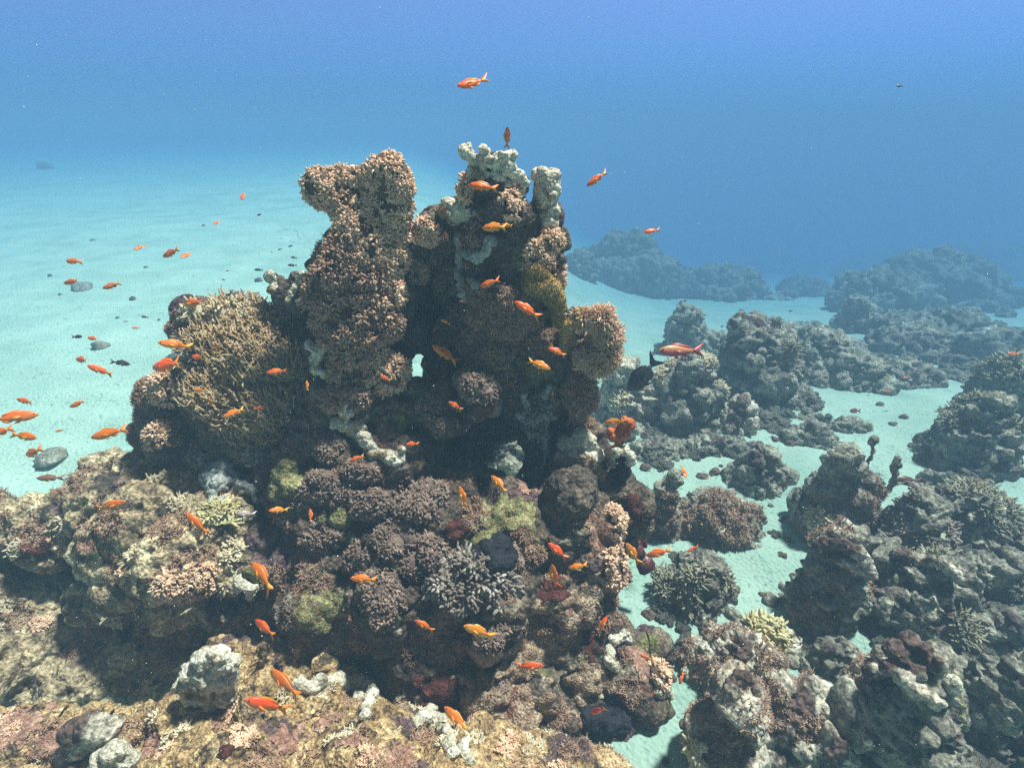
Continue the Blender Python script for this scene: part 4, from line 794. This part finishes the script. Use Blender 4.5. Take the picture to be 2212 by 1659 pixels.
TAILX = -.26
def bendf(V, lb, vb):
    V = V.copy(); q = np.clip(.18 - V[:, 0], 0, 1); V[:, 1] += lb * q * q; V[:, 2] -= vb * q * q; V[:, 0] += .35 * (abs(lb) + abs(vb)) * q * q * .4; return V
def fin_solid(pts, th=.006):
    """pts: outline in the xz plane -> thin solid, tapering to its rim"""
    P = np.array([(x, 0, z) for x, z in pts]); n = len(P); c = P.mean(0)
    A = P + (0, th * .3, 0); B = P - (0, th * .3, 0); V = np.concatenate((A, B, [c + (0, th, 0)], [c - (0, th, 0)]))
    T = []
    for i in range(n):
        j = (i + 1) % n; T += [(2 * n, i, j), (2 * n + 1, n + j, n + i), (i, n + i, n + j), (i, n + j, j)]
    return V, np.array(T)
def fish_parts(shape):
    up, lo, tail, wf = SHAPE[shape]; ts = [0, .02, .05, .09, .14, .2, .28, .37, .47, .57, .67, .77, .87, 1]; ns = 14
    V = []; X0 = .5
    for t in ts:
        x = X0 + (TAILX - X0) * t; u = np.interp(t, *zip(*up)); d = np.interp(t, *zip(*lo)); w = wf * (u + d) / 2 * (1 if t < .5 else 1 - .5 * (t - .5))
        for k in range(ns):
            a = 2 * math.pi * k / ns; s_ = math.sin(a); V.append((x, w * math.cos(a), (u if s_ > 0 else d) * s_))
    n = len(ts); Q = [(i * ns + k, i * ns + (k + 1) % ns, (i + 1) * ns + (k + 1) % ns, (i + 1) * ns + k) for i in range(n - 1) for k in range(ns)]
    V += [(X0 + .006, 0, 0), (TAILX - .004, 0, 0)]; T = [(n * ns, (k + 1) % ns, k) for k in range(ns)] + [(n * ns + 1, (n - 1) * ns + k, (n - 1) * ns + (k + 1) % ns) for k in range(ns)]
    pr = {'body': (np.array(V), [np.array(Q), np.array(T)])}
    U = lambda x: np.interp((X0 - x) / (X0 - TAILX), *zip(*up)); Lw = lambda x: -np.interp((X0 - x) / (X0 - TAILX), *zip(*lo))
    h = up[-1][1]
    if tail == 'fork': tp = [(-.24, h), (-.32, .07), (-.42, .125), (-.5, .15), (-.44, .085), (-.385, .03), (-.37, 0), (-.385, -.03), (-.44, -.085), (-.5, -.15), (-.42, -.125), (-.32, -.07), (-.24, -h)]
    elif tail == 'crescent': tp = [(-.24, h), (-.33, .1), (-.44, .19), (-.5, .21), (-.43, .1), (-.40, 0), (-.43, -.1), (-.5, -.21), (-.44, -.19), (-.33, -.1), (-.24, -h)]
    else: tp = [(-.22, h), (-.34, h * 1.5), (-.44, h * 1.6), (-.49, h), (-.5, 0), (-.49, -h), (-.44, -h * 1.6), (-.34, -h * 1.5), (-.22, -h)]
    if shape == 'dart': tp = [(x, z * .4) for x, z in tp]
    pr['tail_fin'] = fin_solid(tp)
    if shape == 'dart': return pr
    fh = {'anthias': .05, 'deep': .04, 'grouper': .08, 'slim': .022}[shape]
    xs = [.24, .18, .08, -.02, -.10, -.17]; hs = [.2, .9, 1, .95, 1.1, .5]
    pr['dorsal_fin'] = fin_solid([(x, U(x) - .012) for x in xs[::-1]] + [(x - .03, U(x) + fh * q) for x, q in zip(xs, hs)])
    xs = [.02, -.06, -.13, -.18]; hs = [.4, 1.2, 1.1, .4]
    pr['anal_fin'] = fin_solid([(x, Lw(x) + .012) for x in xs] + [(x - .03, Lw(x) - fh * q) for x, q in list(zip(xs, hs))[::-1]])
    for sgn, nm in ((1, 'pectoral_fin'), (-1, 'pectoral_fin.b')):
        v, f = fin_solid([(.20, -.02), (.17, .01), (.08, .0), (.02, -.04), (.05, -.07), (.14, -.06)], .004)
        w = wf * .12; a = R(24); v2 = v.copy(); v2[:, 1] = sgn * (w + np.abs(.2 - v[:, 0]) * math.sin(a) + .004) + v[:, 1]; pr[nm] = (v2, f)
        v, f = fin_solid([(.16, Lw(.16) + .015), (.10, Lw(.1) + .01), (.02, Lw(.05) - .05), (.05, Lw(.05) - .055), (.12, Lw(.12) - .03)], .004)
        v[:, 1] += sgn * .02; pr[nm.replace('pectoral', 'pelvic')] = (v, f)
        ex = .5 - .085 if shape != 'deep' else .41; v, f = ICO[2]; r = .021
        tq = (X0 - ex) / (X0 - TAILX); ww = wf * (np.interp(tq, *zip(*up)) + np.interp(tq, *zip(*lo))) / 2
        pr['eye' if sgn > 0 else 'eye.b'] = (v * (r, r * .55, r) + (ex, sgn * ww * .93, np.interp(tq, *zip(*up)) * .32), f)
    return pr
PARTS = {k: fish_parts(k) for k in SHAPE}; FCACHE = {}
def fish_mesh(kind, shape, part, lb, vb):
    key = (kind, shape, part, lb, vb)
    if key not in FCACHE:
        v, f = PARTS[shape][part]; m = FM[kind]
        FCACHE[key] = mesh_np(part.split('.')[0], bendf(v, lb, vb), f, EYE if 'eye' in part else m[0] if part == 'body' else m[1])
    return FCACHE[key]
def fish_whole(kind, shape, lb, vb):
    key = (kind, shape, 'all', lb, vb)
    if key not in FCACHE:
        Vs, Qs, Ts, mi, n = [], [], [], [], 0; mq, mt = [], []
        for p, (v, f) in PARTS[shape].items():
            if 'pect' in p or 'pelv' in p: continue
            k = 2 if 'eye' in p else 0 if p == 'body' else 1
            for q in (f if isinstance(f, list) else [f]):
                if q.shape[1] == 4: Qs.append(q + n); mq += [k] * len(q)
                else: Ts.append(q + n); mt += [k] * len(q)
            Vs.append(bendf(v, lb, vb)); n += len(v)
        FCACHE[key] = mesh_np('small_fish', np.concatenate(Vs), [np.concatenate(Qs), np.concatenate(Ts)], [FM[kind][0], FM[kind][1], EYE], matidx=mq + mt)
    return FCACHE[key]
AXR, AXU, AXB = np.array((1., 0, 0)), np.array((0, SP, CP)), np.array((0, -CP, SP))
frand = random.Random(77)
def fish(kind, hx, hy, tx, ty, Y, label, yaw=0, lb=0., vb=0., shape='anthias', name='anthias', group=None, flip=1, minpx=30):
    x, y = (hx + tx) / 2, (hy + ty) / 2; big_ = math.hypot(hx - tx, hy - ty) > 26
    if lb == 0 and vb == 0: lb = frand.choice((-.3, -.2, -.1, .1, .2, .3, .4)); vb = frand.choice((-.1, 0, 0, .1, .15)) if big_ else 0
    if yaw == 0: yaw = frand.uniform(-28, 28)
    if Y <= 0: rk, p, n_, D = pick(x, y, 10); Y = p[1] + Y
    c, D = at(x, y, Y); L = math.hypot(hx - tx, hy - ty) * D / F; a = math.atan2(-(hy - ty), hx - tx); ps = R(yaw); L = L / max(.3, math.cos(ps))
    im = AXR * math.cos(a) + AXU * math.sin(a); fx = im * math.cos(ps) + AXB * math.sin(ps)
    fz = -AXR * math.sin(a) + AXU * math.cos(a)
    if fz @ AXU < -.05 or (abs(fz @ AXU) <= .05 and fz[0] < 0): fz = -fz
    fz = fz * flip; fy = np.cross(fz, fx); ro = R(frand.uniform(-9, 9)); fz, fy = fz * math.cos(ro) + fy * math.sin(ro), fy * math.cos(ro) - fz * math.sin(ro)
    M = Matrix(((fx[0] * L, fy[0] * L, fz[0] * L, c[0]), (fx[1] * L, fy[1] * L, fz[1] * L, c[1]), (fx[2] * L, fy[2] * L, fz[2] * L, c[2]), (0, 0, 0, 1)))
    big = math.hypot(hx - tx, hy - ty) / max(.5, math.cos(ps)) >= minpx and shape != 'dart'
    if big:
        o = empty(name)
        for p in PARTS[shape]: obj(p.split('.')[0], fish_mesh(kind, shape, p, lb, vb), o)
    else: o = obj(name, fish_whole(kind, shape, lb, vb))
    o.matrix_world = M; tag(o, label, 'fish', group); return o
GR = 'orange anthias swarming round the pinnacle'
def A(hx, hy, tx, ty, Y, label, kind='anthias', **k): fish(kind, hx, hy, tx, ty, Y, label, group=GR, **k)
# open water above and round the towers
A(988,193,1055,168, 1.35, 'orange anthias highest in the open blue water, above the pinnacle', lb=.3)
A(1097,284,1095,312, 1.4, 'small anthias facing the camera just above the white crown', 'redanthias', yaw=55)
A(1012,400,1078,406, -.16, 'bright orange anthias crossing the front of the right tower crown')
A(966,462,952,446, -.12, 'small orange anthias nosing down beside the grey lump left of the crown', yaw=25)
A(1040,488,1100,494, -.16, 'yellow-orange anthias in front of the right tower, below the crown', 'yellow')
A(1082,485,1110,490, -.10, 'thin yellow anthias just behind the tail of the yellow-orange one', 'yellow')
A(963,502,968,520, -.08, 'tiny orange anthias on the dark wall under the saddle', yaw=30)
A(1268,401,1312,372, 1.5, 'orange anthias tilted tail-up in open water right of the towers', 'redanthias')
A(1390,502,1426,497, 1.7, 'lone orange anthias over the hazy far dome', 'redanthias')
A(1036,618,1080,606, -.12, 'orange anthias at the dark wall left of the golden coral', 'redanthias')
A(1112,652,1168,688, -.14, 'orange anthias slanting down right across the golden coral edge', lb=.2)
A(935,746,990,785, -.14, 'orange anthias slanting down to the right beside the see-through window', lb=.25)
A(1188,798,1136,775, -.14, 'vivid orange anthias with a yellow belly, heading right below the crescent anemone', 'yellow')
A(1184,752,1225,767, -.12, 'small orange anthias left of the crescent anemone')
A(952,691,973,700, -.08, 'tiny yellow-orange anthias in the dark gap between the towers', 'yellow')
A(936,718,943,706, -.08, 'tiny orange anthias left of the yellow-orange one in the gap', yaw=30)
A(992,652,1010,653, -.08, 'tiny dim brown fish deep in the dark wall', 'brown')
A(818,812,846,822, -.10, 'dim orange anthias over the brown coral left of the window', 'redanthias')
A(970,868,998,886, -.10, 'small orange anthias under the arch by the grey coral', lb=.2)
A(880,958,902,960, -.10, 'stubby orange anthias turned to the camera right of the drooping sponge', yaw=50)
A(755,997,787,982, -.10, 'small red-orange anthias below the left end of the drooping sponge', 'redanthias')
# over the body
A(1060,1030,1100,1062, -.12, 'orange anthias head-up below the small cave', 'yellow')
A(993,1050,1006,1100, -.12, 'orange anthias swimming straight up in the middle of the body', 'yellow')
A(667,1100,676,1128, -.08, 'small thin red-orange anthias pointing up in the dark gully', 'redanthias')
A(586,1100,620,1102, -.12, 'short pinkish-orange anthias near the pale pink fish', 'yellow', yaw=35)
A(400,1109,455,1153, -.12, 'orange anthias in front of the bright yellow coral', lb=.25)
A(533,1221,604,1262, .95, 'large arched orange anthias over the gully, tail hooked downward', vb=.45)
A(543,1345,604,1368, .9, 'orange anthias with spread fins, left of the gully below the arched one', lb=.15)
A(757,1248,816,1252, -.12, 'level orange anthias over the dark mauve coral')
A(896,1340,940,1362, -.10, 'small orange anthias left of the bigger one below the nub coral', lb=.2)
A(1002,1348,1068,1378, -.12, 'orange anthias below the nub coral, yellow tail to the right', 'yellow')
A(1184,1172,1226,1208, -.10, 'red-orange anthias head-up above the curved one on the right of the body', 'redanthias', lb=.3)
A(1192,1215,1197,1274, -.12, 'curved orange anthias swimming up over a red crust', vb=-.4)
A(1228,1229,1270,1218, -.10, 'small yellow-orange anthias right of the curved one', 'yellow')
A(1350,1170,1383,1222, 1.25, 'orange anthias head-up in front of the spotted grouper', 'yellow', lb=.2)
A(1398,1204,1450,1184, 1.25, 'orange anthias pointing left across the grouper tail', lb=-.2)
A(1484,1191,1509,1178, 1.5, 'small orange anthias right of the grouper over grey rock', 'redanthias')
A(1311,1332,1291,1368, -.10, 'orange anthias swimming up in the cleft at the lower right', 'redanthias')
A(1173,1437,1112,1441, -.12, 'red-orange anthias heading right in the lower middle', 'redanthias')
A(1383,1416,1410,1424, -.08, 'small dim red-orange anthias on the lower right rock', 'redanthias')
A(1468,1478,1476,1452, 1.0, 'small orange-red fish upright at the bottom right of the pinnacle', 'redanthias')
A(1278,1550,1308,1515, -.10, 'red-orange anthias above the black sea cucumber', 'redanthias')
A(958,1535,1018,1572, .78, 'orange anthias at the white finger sponge of the ledge', 'yellow', lb=.2)
A(1104,1636,1092,1545, .85, 'long orange anthias diving at the bottom middle, tail up', lb=.2, flip=-1)
A(575,1457,660,1495, .72, 'long red anthias over the white rim sponge', 'redanthias', lb=.15)
A(538,1500,622,1545, .70, 'orange anthias just below the long red one, over the ledge')
A(1306,914,1352,907, 1.4, 'yellowish anthias right above the red orange sponge', 'yellow')
A(1477,1030,1477,1006, 1.6, 'bright orange anthias facing the camera over the right sand', 'redanthias', yaw=50)
# left water
A(348,554,394,538, 1.9, 'orange anthias touching tails with one facing the camera, left water', 'redanthias', lb=.2)
A(402,562,406,538, 1.9, 'anthias facing the camera right of the one it touches', 'redanthias', yaw=55)
A(303,545,305,522, 1.9, 'round-looking anthias seen head on, alone in the left water', 'redanthias', yaw=58)
A(137,563,180,566, 1.9, 'orange anthias level at far left, upper of two alike', 'redanthias', lb=-.3)
A(135,612,176,606, 1.9, 'orange anthias level at far left, lower of two, above the flat stone', 'redanthias', lb=.3)
A(224,624,263,610, 1.9, 'orange anthias right of the pair at far left, tail tilted up', 'redanthias', lb=.3)
A(527,436,521,408, 1.9, 'small anthias nosing down in the blue left of the towers', 'redanthias', yaw=30)
A(469,490,469,470, 1.9, 'small round anthias seen head on left of the towers', 'redanthias', yaw=55)
A(653,426,690,432, 1.66, 'orange anthias head peeking from behind the pompom soft coral', yaw=10)
A(438,655,376,657, 1.42, 'orange anthias heading right over the top rim of the branch net', 'redanthias')
A(350,741,412,750, 1.4, 'plump orange anthias with a yellow belly left of the branch net', 'yellow', lb=.25)
A(316,795,408,783, 1.3, 'large long orange anthias at the left side of the branch net', lb=.15)
A(410,770,446,774, 1.38, 'small orange anthias just right of the large long one')
fish('silver', 352,780,398,762, 1.46, 'bluish fish between the plump and the long orange anthias', name='damselfish')
A(452,754,476,751, 1.45, 'small red-orange anthias inside the branch net', 'redanthias')
A(286,709,302,708, 1.9, 'small orange anthias below a dark small fish, left of the shoulder', 'redanthias', yaw=20)
A(186,729,217,734, 1.7, 'small orange anthias nose to nose with a dark fish, left sand', 'redanthias')
fish('dark', 180,727,153,729, 1.7, 'small dark fish facing right, nose to nose with an orange one', name='damselfish')
A(156,776,200,778, 1.6, 'orange anthias level over the left sand, beside a dark purple fish', 'redanthias')
fish('dark', 281,787,240,781, 1.6, 'dark purple slim fish facing right over the left sand', name='damselfish')
A(195,790,240,810, 1.55, 'orange anthias slanting down right below the level one', lb=.1)
A(35,862,76,871, 1.5, 'small orange anthias near the left frame edge, above the big one', 'redanthias')
A(149,879,188,866, 1.5, 'small dusky orange anthias below the slanting one, tail up', 'redanthias')
A(66,896,-14,908, 1.2, 'big dark-orange anthias at the left frame edge, heading right', 'redanthias')
A(-30,945,30,922, 1.25, 'anthias cut by the left frame edge below the big one', 'redanthias')
A(83,946,22,938, 1.25, 'plump orange anthias facing right near the left frame edge', lb=-.2)
A(122,932,138,928, 1.6, 'tiny orange anthias right of the plump one near the edge', 'redanthias', yaw=20)
A(44,986,98,970, 1.3, 'orange anthias below the plump one, tail lifted', 'redanthias')
A(203,945,276,925, 1.3, 'large orange anthias above the left reef rock, facing left', lb=.2)
fish('brown', 84,1032,133,1033, 1.3, 'dusky brown-red fish low over the sand by the left rock', name='anthias')
A(268,1084,206,1100, 1.2, 'faint pinkish orange anthias facing right over the left rock', 'redanthias')
A(578,806,620,798, -.12, 'orange anthias sheltering in a hollow of the branch net', 'redanthias', yaw=15)
A(485,902,527,880, -.14, 'yellow-faced orange anthias pointing down left below the branch net', 'yellow')
A(572,880,545,884, -.08, 'dim red anthias right of the yellow-faced one', 'redanthias')
A(452,860,454,877, -.10, 'small orange anthias upright left of the yellow-faced one', yaw=35)
A(418,842,446,844, -.10, 'small level orange anthias at the left part of the branch net')
A(662,822,665,845, -.10, 'thin yellow-brown fish upright at the right end of the branch net', 'yellow')
# small dark fish by the left tower
for i, (x, y, l) in enumerate([(561,465,14),(605,540,10),(628,533,12),(635,556,15),(632,574,18),(559,583,20),(483,604,9),(655,588,26)]):
    fish('dark', x - l / 2, y, x + l / 2, y + frand.uniform(-4, 4), 2.0, 'small dark fish hovering over the sand left of the left tower', group='small dark fish left of the tower', name='damselfish')
fish('dark', 304,684,321,686, 1.9, 'tiny dark fish above a small orange one, left of the shoulder', name='damselfish')
for i, (x, y, a) in enumerate([(612,492,40),(602,500,10),(645,512,55),(610,517,25),(632,522,15),(680,509,70),(672,540,50),(690,545,60),(668,522,40),(620,498,30),(655,505,60),(640,500,30),(560,548,80),(697,520,80)]):
    dx, dy = 6 * math.cos(R(a)), 6 * math.sin(R(a)); fish('silver', x - dx, y - dy, x + dx, y + dy, 2.0, 'tiny grey sliver of a fish in the school left of the left tower', shape='dart', name='minnow', group='school of tiny grey fish')
# right side
fish('male', 1421,758,1522,760, 1.75, 'large reddish anthias with a yellow flank over the right-hand reef', name='anthias')
fish('surgeon', 1362,845,1420,776, 1.9, 'dark surgeonfish nosing down right of the crescent anemone', shape='deep', name='surgeonfish')
fish('grouper', 1325,1108,1405,1228, 1.47, 'dark red grouper with white dots, head hidden behind the pinnacle', shape='grouper', name='grouper')
fish('wrasse', 1708,1118,1735,1146, 1.9, 'slim greenish striped wrasse over the right sand', shape='slim', name='wrasse')
fish('brown', 1834,887,1860,888, 2.9, 'brown fish over the sand channel at the right', shape='deep', name='damselfish')
fish('dark', 1419,1016,1434,1019, 1.9, 'small black fish left of the bright orange one over the right sand', shape='deep', name='damselfish')
fish('brown', 1935,1036,1985,1037, 2.0, 'brown fish beside the stalked coral stack', name='anthias')
fish('brown', 2098,1038,2140,1042, 2.2, 'dark brown fish above the branching coral dome', name='damselfish')
A(1907,846,1925,845, 3.2, 'small orange anthias over the far side of the right sand channel')
A(1948,817,1966,815, 3.4, 'small orange anthias farther up the reef from the one at the sand channel')
A(2172,766,2206,763, 3.0, 'orange anthias close to the right frame edge over the far reef')
fish('dark', 1936,186,1951,187, 3.0, 'dark fish far off, high in the blue at the right', shape='deep', name='damselfish')
for x, y in ((1523,681),(1620,688),(1480,650),(1339,715),(1346,757),(1708,672),(1560,705)):
    fish('dark', x - 4, y + 1, x + 4, y - 1, 3.0, 'tiny dark fish over the bright sand strip right of the pinnacle', shape='deep', name='damselfish', group='tiny dark fish over the far sand')
fish('pink', 512,1108,552,1112, -.10, 'pale pink fish beside the bright yellow coral', name='wrasse')
fish('white', 414,1313,386,1330, 1.0, 'small white fish with a yellow head in the shade of the left rock', shape='slim', name='wrasse')
fish('dark', 813,1070,826,1080, -.05, 'small black-headed fish with a white tail on the mauve coral', shape='slim', name='blenny')

# ---------------------------------------------------------------- specks drifting in the water
def make_specks():
    rs = NR(4); v, f = ICO[1]; Vs, Fs = [], []; n = 0
    for k in range(3200):
        D = rs.uniform(.35, 3.2); x, y = rs.uniform(-150, 2360), rs.uniform(-60, 1700); d = ray(x, y); p = np.array((0, 0, H)) + d * D
        if p[2] > 1.93 or p[2] < .05: continue
        r = rs.uniform(.00025, .0008) * (.5 + .35 * D); Vs.append(v * r * rs.uniform(.6, 1.4, 3) + p); Fs.append(f + n); n += len(v)
    m = bpy.data.materials.new('speck'); m.use_nodes = True; b = m.node_tree.nodes['Principled BSDF']; b.inputs['Base Color'].default_value = (.6, .62, .58, 1); b.inputs['Roughness'].default_value = .8
    tag(obj('suspended_particles', mesh_np('suspended_particles', np.concatenate(Vs), np.concatenate(Fs), m)), 'pale specks drifting in the water', None, None, 'stuff')
make_specks()
